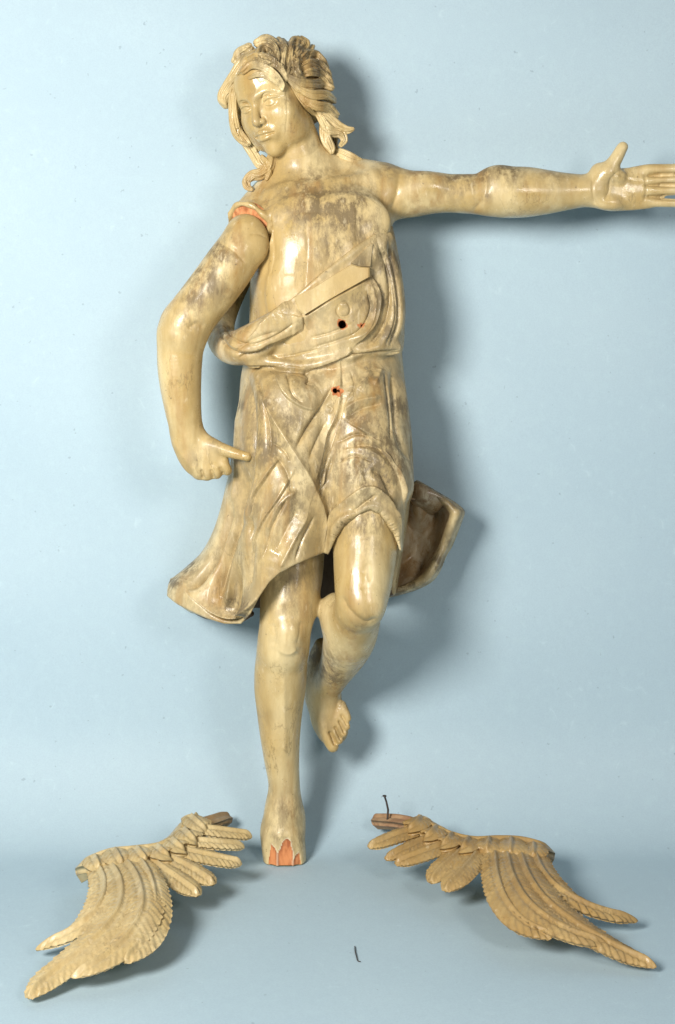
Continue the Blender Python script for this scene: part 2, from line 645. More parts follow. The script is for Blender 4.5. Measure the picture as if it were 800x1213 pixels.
def build_body():
    f = Field([-132, -95, -632], [425, 150, 250], 1.3)
    f.loft(TORSO, 0, 2.3)
    # neck and trapezius
    f.tube([(343, 140, 50, 25), (349, 165, 50, 29), (355, 190, 54, 31.5), (362, 215, 60, 36), (366, 232, 62, 40)], 14)
    f.tube([(372, 200, 62, 26), (410, 208, 62, 24), (448, 222, 62, 30)], 18)
    f.tube([(345, 212, 62, 26), (322, 236, 60, 28), (304, 262, 50, 32), (299, 270, 30, 31)], 14)
    # chest modelling
    f.ell(W(352, 268, 2), (36, 9, 26), 26)
    f.ell(W(425, 262, 2), (36, 9, 26), 26)
    f.ell(W(372, 350, -4), (50, 14, 60), 30)
    # collar bones
    f.tube([(372, 222, 18, 5), (345, 222, 16, 5), (318, 232, 24, 5)], 10)
    f.tube([(382, 221, 18, 5), (410, 214, 20, 5), (440, 210, 32, 5)], 10)
    # the outstretched arm
    f.tube([(428, 226, 58, 34), (458, 228, 54, 33), (486, 230, 52, 28.5), (508, 229.5, 50, 25), (530, 229, 49, 23.5),
            (552, 229.5, 48, 24), (568, 230, 48, 25), (584, 229, 48, 28.5), (604, 228, 48, 31), (624, 227.5, 48, 30.5),
            (646, 227.5, 47, 27), (668, 227, 46, 23), (690, 226, 44, 20), (706, 225, 43, 19)], 12, 5)
    f.ell(W(590, 214, 40), (22, 18, 18), 10)
    f.ell(W(505, 220, 40), (30, 18, 16), 10)
    # hand: palm towards the photographer
    f.tube([(704, 225, 43, 20, .8), (722, 225, 40, 25, .5), (745, 224, 38, 26, .42), (765, 222, 37, 26, .40)], 6)
    f.tube([(712, 206, 36, 14, .8), (722, 205, 30, 12, .8), (734, 210, 30, 9, .8)], 6)
    f.ell(W(724, 240, 33), (20, 8, 9), 6)
    f.tube([(712, 214, 34, 11), (722, 200, 30, 9.5), (730, 188, 28, 8), (736, 177, 28, 7), (738, 174, 28, 6.5)], 5)
    for y0, y1, r, L in ((201.5, 200, 7.2, 824), (213.5, 212.5, 7.0, 832), (226, 225, 6.8, 828), (239.5, 241, 5.6, 812)):
        f.tube([(752, y0 * .85 + 222 * .15, 37, r), (768, y0, 35, r), (790, (y0 + y1) / 2, 32, r * .95), (808, y1, 33, r * .9), (L, y1 + 1, 38, r * .8)], 2.2)
    # hips and belly (under the tunic)
    f.ell(W(382, 500, 55), (84, 54, 70), 10)
    # standing leg
    f.tube([(344, 560, 48, 50, .9), (345, 630, 34, 42), (344.5, 680, 20, 38.5), (342, 715, 8, 34), (338, 745, 2, 31), (336, 768, 2, 30)], 8, 12)
    f.tube([(336, 760, 4, 29), (333.5, 785, 12, 31), (332, 812, 18, 31), (331.5, 840, 20, 27.5), (332, 870, 20, 24), (334, 900, 22, 21),
            (336.5, 925, 24, 19), (337, 945, 26, 20), (336.5, 962, 26, 22)], 6)
    f.ell(W(341, 752, -22), (16, 12, 18), 9)
    f.tube([(336, 955, 26, 20), (335, 975, 24, 23), (335.5, 995, 20, 26), (337, 1012, 16, 26), (338, 1024, 14, 25)], 8)
    f.ell(W(318, 985, 34), (9, 14, 20), 8)
    f.ell(W(354, 975, 32), (8, 14, 20), 8)
    # raised leg
    f.tube([(425, 545, 45, 52, .95), (432, 600, -8, 42), (433, 640, -21, 38.5), (431, 680, -35, 34.5), (429, 705, -44, 31), (428, 718, -44, 28)], 8, 12)
    f.ell(W(433, 719, -60), (21, 17, 19), 9)
    f.tube([(424, 722, -34, 27), (419, 738, -8, 31), (414, 757, 14, 31), (406, 778, 40, 26), (397, 797, 60, 20.5), (388, 813, 74, 18.5), (385, 822, 80, 18.5)], 6)
    f.ell(W(397, 728, 8), (18, 24, 26), 12)
    # raised foot, toes hanging
    f.tube([(383, 812, 82, 18), (384, 830, 84, 20), (389, 850, 80, 22, .75), (394, 864, 76, 20, .6)], 8)
    f.tube([(381, 764, 80, 9), (378, 780, 88, 13), (377, 802, 94, 15.5), (380, 820, 90, 17)], 16)
    f.tube([(379, 838, 78, 11), (385, 860, 72, 11), (391, 877, 68, 8.5), (394.5, 884, 66, 7.5)], 3)
    f.tube([(394, 856, 70, 7), (399, 868, 66, 6), (402, 877, 64, 5)], 1.5)
    f.tube([(399, 850, 70, 7), (404, 861, 66, 5.5), (407, 869, 64, 4.6)], 1.5)
    f.tube([(402, 843, 72, 7), (408, 854, 67, 5.2), (411, 861, 65, 4.4)], 1.5)
    f.tube([(404, 836, 74, 7), (410, 845, 69, 5), (412.5, 851, 67, 4.2)], 1.5)
    # flat sawn face at the shoulder where the loose arm is let in
    c0, nrm, e1, e2 = JOINT

    def sawn(X, Y, Z):
        a = (X - c0[0]) * nrm[0] + (Y - c0[1]) * nrm[1] + (Z - c0[2]) * nrm[2]
        q = np.sqrt(np.maximum((X - c0[0]) ** 2 + (Y - c0[1]) ** 2 + (Z - c0[2]) ** 2 - a * a, 0))
        return np.maximum(-a, q - 36)
    f.func(sawn, W(240, 340, -70) - 5, W(345, 205, 150) + np.array([0, 0, 5]), 2.5)
    ring = [list(c0 + nrm * (1.5 + .8 * math.sin(7 * a)) + (e1 * math.cos(a) + e2 * math.sin(a)) * (29.6 + .8 * math.sin(4 * a + 1))) + [3.4 + .7 * math.sin(9 * a), 1] for a in np.linspace(0, 2 * math.pi, 49)]
    f.tube_w(np.array(ring), 4)
    # sawn ends of the broken toes
    for nx, px_, py_, y_ in ((-.62, 318, 1005, 1.5), (.02, 339, 1003, -3.2), (.60, 356, 1012, 0.5)):
        n2 = np.array([nx, -1, .10]); n2 /= np.linalg.norm(n2)
        c2 = W(px_, py_, y_)
        f.func(lambda X, Y, Z: -((X - c2[0]) * n2[0] + (Y - c2[1]) * n2[1] + (Z - c2[2]) * n2[2]), W(290, 1060, -60), W(380, 985, 20), .8)
    f.func(lambda X, Y, Z: Z - (FLOOR + .3) + 0 * X + 0 * Y, [-140, -95, -640], [0, 150, FLOOR + 8], 0)
    for hx_, hy_, hr_ in HOLES:
        f.tube([(hx_, hy_, -60, hr_ * 1.05), (hx_, hy_, -14, hr_), (hx_ + .5, hy_, 24, hr_ * .9)], .5, op='s')
    f.func(lambda X, Y, Z: 134.0 - Y + 0 * X + 0 * Z, f.lo, f.lo + 1e4, 4)
    V, Q = f.mesh()
    V = relax(V, Q, 2, .5)
    st = [
        ('groove', .7, 1.0, [(363, 262), (364, 300), (361, 340), (359, 372)]),
        ('groove', 2, 6, [(376, 222), (380, 236), (378, 262)]),
        ('groove', 3, 6, [(318, 262), (324, 300), (318, 330)]),
        ('groove', 3, 5, [(464, 252), (470, 232), (474, 206)]),
        ('groove', 2.0, 4, [(560, 252), (572, 236), (576, 216), (570, 204)]),
        ('groove', 1.4, 1.3, [(703, 206), (702, 220), (704, 236), (707, 243)]),
        ('groove', 1.6, 1.6, [(738, 199), (724, 212), (722, 226), (716, 238)]),
        ('groove', 1.5, 1.8, [(764, 205), (766, 222), (764, 240)]),
        ('groove', 1.0, 1.4, [(732, 206), (748, 213), (764, 215)]),
        ('groove', 1.3, 3, [(430, 682), (436, 670), (438, 690)]),
        ('groove', 3.5, 4.5, [(405, 706), (412, 722), (432, 738), (450, 732)]),
        ('ridge', 2, 5, [(336, 790), (337, 850), (338, 900)]),
        ('ridge', 2.5, 4, [(330, 770), (342, 774), (352, 768)]),
        ('groove', 2, 4, [(322, 738), (326, 752), (324, 766)]),
        ('groove', 2, 4, [(357, 735), (356, 752), (352, 766)]),
    ]
    st += [('groove', 5, 1.7, [(390, 866), (394, 874), (398, 884)]), ('groove', 5, 1.6, [(396, 860), (400, 868), (405, 878)]),
           ('groove', 5, 1.5, [(401, 853), (405, 861), (409, 870)]), ('groove', 4, 1.4, [(404, 846), (408, 853), (412, 860)])]
    st += [('groove', 6, 1.5, [(764, 207.5), (785, 207), (825, 206)]), ('groove', 6, 1.5, [(764, 219), (785, 219), (825, 219)]), ('groove', 6, 1.7, [(764, 233), (785, 233.5), (815, 234)])]
    V, Nn = carve(V, Q, st)
    # broken toes: three pointed facets of bare wood, each a little recessed
    toes = [[(310.5, 1003), (313, 999), (316, 996.5), (320, 998), (323, 1002), (326, 1005), (328.5, 1011), (328.5, 1034), (314, 1034), (313, 1017), (311, 1012)],
            [(329, 1011), (332, 1006), (335, 998), (338, 994.5), (341, 993), (344, 996), (345, 1003), (347.5, 1010), (346.5, 1034), (329, 1034)],
            [(347.5, 1020), (350, 1014), (354, 1010), (357, 1013), (360, 1019), (361, 1034), (347.5, 1034)]]
    px, py = proj(V)
    bare = np.zeros(len(V)); rim = np.zeros(len(V))
    cand = np.nonzero((py > 985) & (V[:, 1] < 0) & (Nn[:, 1] < -.2))[0]
    for P in toes:
        ins = in_poly(px[cand], py[cand], P)
        dd = poly_dist(px[cand], py[cand], P)
        bare[cand[ins]] = 1
        rim[cand] = np.maximum(rim[cand], np.where(ins, 0, .5 * (1 - sst(.5, 1.5, dd))))
        V[cand] -= Nn[cand] * (np.where(ins, np.minimum(dd, 1.6) * .9, 0))[:, None]
    g = blobs(V, [(372, 240, 40, .95), (410, 250, 40, .85), (395, 290, 36, .6), (350, 236, 22, .6), (432, 280, 26, .7), (330, 250, 14, .4),
                  (460, 200, 16, .5), (500, 202, 20, .7), (545, 208, 26, .8), (573, 208, 14, .9), (575, 232, 9, .6), (600, 196, 24, .8), (660, 206, 22, .4),
                  (495, 254, 22, .3), (345, 690, 26, .6), (345, 715, 24, .45), (345, 660, 22, .7), (432, 615, 26, .75), (436, 640, 22, .4), (430, 735, 16, .3),
                  (385, 790, 20, .75), (374, 775, 12, 1.1), (396, 805, 14, .8), (392, 870, 18, .4), (410, 835, 8, .8),
                  (342, 960, 22, .55), (330, 985, 18, .5), (350, 1000, 16, .6), (322, 940, 14, .25), (735, 222, 30, .3), (312, 850, 12, .25), (420, 700, 10, .2)])
    shade = np.zeros(len(V))
    for hx_, hy_, hr_ in HOLES:
        shade[(np.hypot(px - hx_, py - hy_) < hr_ + 1.5) & (V[:, 1] < 40)] = 1  # painted shade down the peg holes
    return V, Q, {'grime': g, 'bare': bare, 'rim': rim, 'hollow_shade': shade, 'gloss': blobs(V, [(620, 230, 22, 1), (515, 228, 22, .8), (343, 272, 12, 1), (432, 690, 24, 1), (341, 745, 14, .8), (730, 220, 30, .8), (690, 226, 10, .8)])}


BV, BQ, BA = build_body()
obj('body', BV, BQ, paint, statue, BA)

# ------------------------------------------------------------------ head
HO = W(328.5, 118.5, 42)
ps, th, ro = math.radians(34), math.radians(9), math.radians(12)
fw = np.array([-math.sin(ps) * math.cos(th), -math.cos(ps) * math.cos(th), -math.sin(th)])
hx = np.array([math.cos(ps), -math.sin(ps), 0])
hz = np.cross(fw, hx) * 1.0
hz = hz if hz[2] > 0 else -hz
RR = np.array([[math.cos(ro), 0, -math.sin(ro)], [0, 1, 0], [math.sin(ro), 0, math.cos(ro)]])
HR = np.stack([RR @ hx, RR @ fw, RR @ hz], 1)      # columns: subject's left, forward, up


def H(x, y, z):
    return HO + HR @ np.array([x, y, z], float)


def htube(f, P, k=3, n=5, **kw):
    Q = np.array([list(H(*p[:3])) + [p[3], 1.0] for p in P])
    f.tube_w(cr(Q, n), k, **kw)


def build_head():
    f = Field(W(262, 235, -45), W(395, 52, 125), .8)
    f.ell(H(0, -12, 20), (46, 54, 44), 0, R=HR)
    f.ell(H(0, 11, -14), (39, 37, 48), 14, R=HR)
    f.ell(H(0, 12, -37), (30, 30, 25), 13, R=HR)
    f.ell(H(0, 36, -55), (11, 10, 10), 10, R=HR)
    for s in (-1, 1):
        f.ell(H(s * 21, 28, -18), (15, 14.5, 17), 13, R=HR)
        f.ell(H(s * 26, 8, -40), (10, 22, 14), 12, R=HR)
    f.ell(H(0, 30, 26), (32, 18, 22), 14, R=HR)
    htube(f, [(-29, 30, 8, 4), (-19, 41, 11.5, 5), (-8, 46, 9.5, 5), (0, 47, 7, 4)], 8)
    htube(f, [(29, 30, 8, 4), (19, 41, 11.5, 5), (8, 46, 9.5, 5), (0, 47, 7, 4)], 8)
    for s in (-1, 1):
        f.ell(H(s * 18, 50, .5), (11.5, 10.5, 8), 6, 's', R=HR)
    # nose
    htube(f, [(0, 45, 9, 4.6), (0, 48.5, 0, 4.2), (0, 53, -10, 4.4), (0, 56.5, -18.5, 5.0), (0, 55.5, -20.5, 4.8)], 5)
    for s in (-1, 1):
        f.ell(H(s * 5.8, 49.5, -20.5), (3.6, 6, 3.8), 3, R=HR)
        f.ell(H(s * 3.0, 52.5, -25.0), (1.7, 2.4, 1.8), 1.2, 's', R=HR)
    # eyes: ball and lids
    for s in (-1, 1):
        f.ell(H(s * 18, 35.5, 0), (8.5, 8.5, 8.0), 2, R=HR)
        htube(f, [(s * 8.5, 40.5, -1, 1.5), (s * 13, 44.0, 3.2, 1.8), (s * 19, 44.2, 4.4, 1.9), (s * 25, 40.5, 2.8, 1.7), (s * 28, 36, 0, 1.5)], 1.6)
        htube(f, [(s * 8.5, 40.5, -1, 1.4), (s * 14, 43.6, -3.6, 1.6), (s * 20, 42.8, -4.2, 1.6), (s * 26, 38.5, -2.4, 1.4)], 1.6)
    for s in (-1, 1):
        htube(f, [(s * 9, 44, 6, .9), (s * 14, 46.5, 8.6, 1.3), (s * 20, 46, 9.2, 1.3), (s * 27, 41.5, 6.5, 1.0)], 1.0, op='s')
        htube(f, [(s * 9, 42.6, -1, .6), (s * 14, 45.3, .6, .9), (s * 20, 45, 1.2, .9), (s * 27, 39, .4, .6)], .8, op='s')
        htube(f, [(s * 8.5, 50, -14, .8), (s * 10, 49, -19, 1.1), (s * 8.5, 47.5, -24, .9)], 1.5, op='s')
    # mouth
    f.ell(H(0, 43, -37), (15, 8, 10), 8, R=HR)
    htube(f, [(-13, 44, -36.5, 1.8), (-7, 49, -34, 2.9), (-2.5, 51.2, -32.8, 3.1), (0, 51, -33.4, 2.8), (2.5, 51.2, -32.8, 3.1), (7, 49, -34, 2.9), (13, 44, -36.5, 1.8)], 2)
    htube(f, [(-11, 45, -38.6, 2.0), (-5, 49, -40.2, 3.3), (0, 50, -40.6, 3.5), (5, 49, -40.2, 3.3), (11, 45, -38.6, 2.0)], 2)
    htube(f, [(-13.5, 46.5, -36.8, 1.2), (-6, 52.6, -36.4, 1.5), (0, 54.0, -36.6, 1.6), (6, 52.6, -36.4, 1.5), (13.5, 46.5, -36.8, 1.2)], 1.0, op='s')
    htube(f, [(-7, 50, -47.5, 2.4), (0, 52, -48, 2.8), (7, 50, -47.5, 2.4)], 5, op='s')
    htube(f, [(0, 54, -26.5, 1.4), (0, 55, -31, 1.6)], 3, op='s')
    # ear lobe
    f.ell(H(44, -6, -12), (5, 9, 14), 4, R=HR)
    # neck stub into the body
    f.tube([(344, 145, 50, 26.5), (349, 165, 50, 29.5), (354, 184, 53, 31.4), (356.5, 198, 55.5, 29.5)], 4.5)
    V, Q = f.mesh()
    V = relax(V, Q, 1, .2)
    V, _ = carve(V, Q, [('groove', .6, .8, [(339, 100), (340, 120), (340, 140), (338, 162)])])
    g = blobs(V, [(312, 132, 10, .35), (298, 150, 12, .3), (345, 118, 10, .5), (380, 200, 16, .7), (372, 175, 14, .35), (300, 110, 10, .25), (333, 128, 6, .4)])
    z = np.zeros(len(V))
    return V, Q, {'grime': g, 'bare': z, 'rim': z, 'gloss': blobs(V, [(326, 122, 26, 1), (345, 105, 14, 1), (318, 172, 14, .8), (310, 150, 10, .6)])}


HV, HQ, HA = build_head()
head = obj('head', HV, HQ, paint, statue, HA)

# ------------------------------------------------------------------ hair: carved locks
HF = Front(HV)


def build_hair():
    f = Field(W(248, 240, -70), W(440, 28, 140), .65)

    def skull_y(px, py):
        v = HF(px, py)
        if v == 0.0:
            return 55.0
        return v

    cuts = []

    def lock(P, k=1.2, fl=4, fa=.34, tw=1.5, n=6):
        rows = []
        for p in P:
            y = skull_y(p[0], p[1]) if len(p) < 5 or p[4] is None else p[4]
            rows.append((p[0], p[1], y + p[2], p[3]))
        f.tube(rows, k, n, flute=fl, fa=fa, tw=tw)
        A = np.array(rows, float)
        tg = np.gradient(A[:, :2], axis=0); tg /= np.linalg.norm(tg, axis=1)[:, None] + 1e-9
        nn = np.stack([-tg[:, 1], tg[:, 0]], 1)
        ym, yM = A[:, 2].min() - 14, A[:, 2].max() + 2
        for o in (-.55, -.15, .28, .62):
            wv = .10 * np.sin(np.arange(len(A)) * 1.9 + len(cuts))
            cuts.append(('groove', min(1.7, .3 * A[:, 3].mean()), .75, [tuple(p) for p in A[:, :2] + nn * (A[:, 3] * (o + wv))[:, None]], ym, yM))

    # cap of hair over the skull
    f.ell(H(2, -16, 22), (46, 48, 44), 0, R=HR)
    f.ell(H(10, -24, 4), (36, 36, 38), 10, R=HR)
    global HF
    f.ell(W(348, 92, 64), (38, 44, 38), 8)
    f.ell(W(362, 116, 62), (29, 34, 34), 8)
    f.ell(W(318, 82, 56), (34, 46, 26), 8)
    # forehead stays free
    f.ell(H(-3, 42, 8), (37, 32, 35), 3, 's', R=HR)
    f.ell(H(20, 36, -20), (34, 40, 36), 3, 's', R=HR)
    f.ell(H(-24, 30, -20), (26, 40, 40), 3, 's', R=HR)
    HF = Front(f.mesh()[0], HV)
    # fringe swept over the brow from the left temple to the parting
    lock([(288, 84, -2, 4), (298, 77, -5, 5), (312, 79, -7, 5.5), (325, 88, -7, 5), (334, 99, -5, 3.6), (335, 106, -3, 1.6)], tw=.6)
    lock([(296, 92, -1, 2.2), (306, 88, -4, 3.4), (318, 91, -5, 3.6), (329, 99, -4, 2.6), (334, 107, -2, 1.2)], tw=.6)
    lock([(290, 74, 2, 5), (303, 68, -3, 6), (318, 70, -6, 6), (332, 80, -6, 5), (339, 93, -4, 3.5)], tw=.6)
    # left temple, hanging down
    lock([(302, 66, 4, 7), (290, 74, 2, 8), (280, 90, -2, 8, 30), (271, 104, 0, 8, 34), (265, 115, 0, 7.5, 38), (268, 124, 0, 5, 42)], tw=2)
    lock([(288, 84, 4, 5), (281, 98, 2, 5.5, 24), (277, 112, 0, 5.5, 28), (276, 126, 0, 5.5, 32), (277, 142, 0, 6, 36), (281, 156, 0, 6.5, 40), (288, 165, 0, 6, 42), (294, 170, 0, 3.5, 42)], tw=2)
    lock([(294, 92, 0, 8, 58), (288, 112, 0, 9, 60), (285, 130, 0, 9, 60), (287, 148, 0, 9, 60), (294, 164, 0, 8, 58), (302, 176, 0, 6, 56)], tw=2)
    lock([(284, 140, 0, 4, 50), (284, 156, 0, 6, 54), (292, 170, 0, 6, 56), (300, 182, 0, 6, 54), (308, 194, 0, 6, 50), (316, 200, 0, 4, 48)], tw=2)
    lock([(322, 186, 0, 5, 40), (318, 198, 0, 6.5, 38), (309, 206, 0, 6.5, 38), (299, 208, 0, 6, 38), (292.5, 214, 0, 5.2, 38), (293, 221, 0, 4, 36), (298, 224, 0, 2.6, 34)], tw=3)
    lock([(311, 186, 0, 3, 42), (317, 194, 0, 4, 36), (319, 204, 0, 3.5, 34), (316, 212, 0, 2.5, 34)], tw=1)
    lock([(294, 58, 8, 7), (285, 64, 4, 7, 40), (279, 71, 0, 5, 42)], tw=2)
    # crown curls
    lock([(326, 74, -4, 5), (314, 76, -8, 5), (307, 68, -8, 5), (309, 59, -6, 5), (317, 56, -4, 4.5), (322, 61, -6, 4), (319, 67, -8, 3)], tw=2)
    lock([(330, 78, -4, 5), (330, 66, -6, 6), (326, 55, -2, 7), (316, 48, 4, 7, 34), (306, 51, 4, 5.5, 38)], tw=2)
    lock([(336, 84, -3, 5), (337, 70, -5, 6), (338, 58, -2, 7), (332, 50, 4, 6.5, 36)], tw=1)
    lock([(341, 86, -4, 5), (345, 72, -5, 6), (347, 60, -3, 7), (349, 51, 2, 7.5, 30), (357, 50, 2, 5, 34)], tw=2)
    lock([(352, 66, -4, 5), (358, 58, -2, 6), (362, 52, 4, 5.5, 34), (357, 47, 6, 4.5, 36)], tw=2)
    # crown strands rising from the parting
    for q, (ex, ey, ec) in enumerate([(352, 45, 38), (362, 49, 42), (372, 57, 46)]):
        sx, sy = 345, 82
        rows = []
        for m in range(7):
            t = m / 6
            L = math.hypot(ex - sx, ey - sy)
            wob = 2.6 * math.sin(t * 7 + q * 1.7)
            rows.append((sx + (ex - sx) * t - (ey - sy) / L * wob, sy + (ey - sy) * t + (ex - sx) / L * wob, -2 - 1.5 * (q % 2), 3.2 + 2.8 * math.sin(math.pi * min(1, t + .15)), ec if m == 6 else None))
        lock(rows, tw=2, fl=4, fa=.3)
    # broad wave at the right of the parting
    lock([(353, 73, -6, 4), (362, 65, -7, 5.5), (373, 65, -5, 6), (381, 72, -1, 5.6, 38), (386, 80, 0, 4, 46)], tw=1)
    lock([(354, 81, -8, 4), (365, 75, -9, 5.6), (377, 77, -6, 6), (386, 85, 0, 5.6, 36), (390, 92, 0, 3.6, 44)], tw=1)
    lock([(357, 88, -9, 4), (368, 85, -11, 5.6), (379, 87, -8, 6), (388, 94, 0, 5.4, 34), (392, 101, 0, 3.6, 42)], tw=1)
    lock([(361, 60, -4, 3.4), (353, 67, -10, 5), (350, 77, -12, 5), (353, 87, -12, 4.6), (360, 92, -11, 3.4)], tw=2)
    # bands swept back over the ear
    lock([(341, 90, -4, 3.4), (352, 96, -9, 5.4), (367, 100, -11, 6.2), (381, 99, -6, 6), (392, 104, 0, 4.4, 36)], tw=1)
    lock([(344, 96, -4, 3), (356, 106, -9, 5.2), (371, 112, -10, 6.2), (386, 113, -4, 6, 26), (395, 119, 0, 4.4, 40)], tw=1)
    lock([(348, 103, -3, 3), (360, 118, -8, 5), (375, 125, -8, 6.2), (389, 128, 0, 6, 30), (398, 136, 0, 4.6, 42)], tw=1)
    lock([(352, 110, -3, 2.6), (362, 123, -8, 4), (374, 133, -8, 4.6), (386, 137, 0, 5.2, 34), (394, 143, 0, 5.5, 38), (402, 150, 0, 5.5, 40), (411, 154, 0, 4.6, 40), (418, 153, 0, 2.4, 40)], tw=2)
    # curls hanging behind the ear
    lock([(376, 132, 0, 4, 30), (382, 142, 0, 5.5, 32), (388, 152, 0, 6.5, 36), (396, 156, 0, 6.5, 40), (404, 158, 0, 5.5, 40), (408, 166, 0, 4, 40), (404, 172, 0, 2.6, 38)], tw=3)
    lock([(384, 146, 0, 5, 40), (385, 158, 0, 6.5, 40), (388, 168, 0, 7, 40), (392, 175, 0, 5.5, 40), (393, 180, 0, 3, 40)], tw=1.5)
    lock([(390, 140, 0, 8, 66), (394, 156, 0, 9, 70), (393, 170, 0, 8, 72), (396, 182, 0, 6, 68)], tw=2)
    lock([(394, 180, 0, 5, 60), (404, 182, 0, 6.5, 50), (414, 186, 0, 6.5, 46), (422, 190, 0, 5.5, 48), (428, 192, 0, 3.5, 50), (432, 198, 0, 2.5, 54)], tw=2)
    V, Q = f.mesh()
    V = relax(V, Q, 1, .1)
    V, _ = carve(V, Q, cuts, .0)
    g = blobs(V, [(335, 66, 34, 1.1), (350, 86, 16, 1), (375, 78, 20, .9), (385, 100, 16, .4), (320, 58, 16, .6), (395, 125, 12, .5), (300, 215, 10, .4), (290, 66, 10, .7), (278, 100, 9, .3), (400, 165, 10, .5)])
    z = np.zeros(len(V))
    return V, Q, {'grime': g, 'bare': z, 'rim': z}


RV, RQ, RA = build_hair()
obj('hair', RV, RQ, paint, statue, RA)


# ------------------------------------------------------------------ tunic (bodice, rolled sash and skirt in one carved piece)
def diag(px):      # upper edge of the bodice, row as a function of column
    return np.interp(px, [240, 296, 318, 350, 400, 440, 466, 490], [425, 398, 378, 353, 312, 281, 267, 255])


def hem(px):       # lower edge of the front of the skirt
    return np.interp(px, [190, 196, 210, 226, 246, 266, 286, 297, 307, 319, 332, 345, 364, 383, 389, 392, 397, 405, 416, 428, 441, 452, 462, 469, 474, 480, 500],
                     [700, 707, 716, 724, 733, 739, 739, 727, 708, 690, 678, 671, 663, 655, 657, 650, 634, 620, 610, 603, 599, 604, 616, 630, 652, 655, 655])


SKIRT = [(415, 292, 476, 58, 72), (445, 286, 479, 58, 72), (480, 283, 484, 58, 74), (520, 279, 488, 58, 76), (560, 271, 488, 60, 78),
         (600, 262, 485, 62, 80), (630, 252, 481, 66, 84), (655, 238, 477, 72, 84), (675, 217, 474, 78, 82), (690, 200, 472, 80, 80), (710, 195, 471, 80, 78), (750, 196, 470, 80, 78)]


def TFy(V, x, y):
    px, py = proj(V)
    m = np.hypot(px - x, py - y) < 11
    return float(np.percentile(V[m, 1], 10))


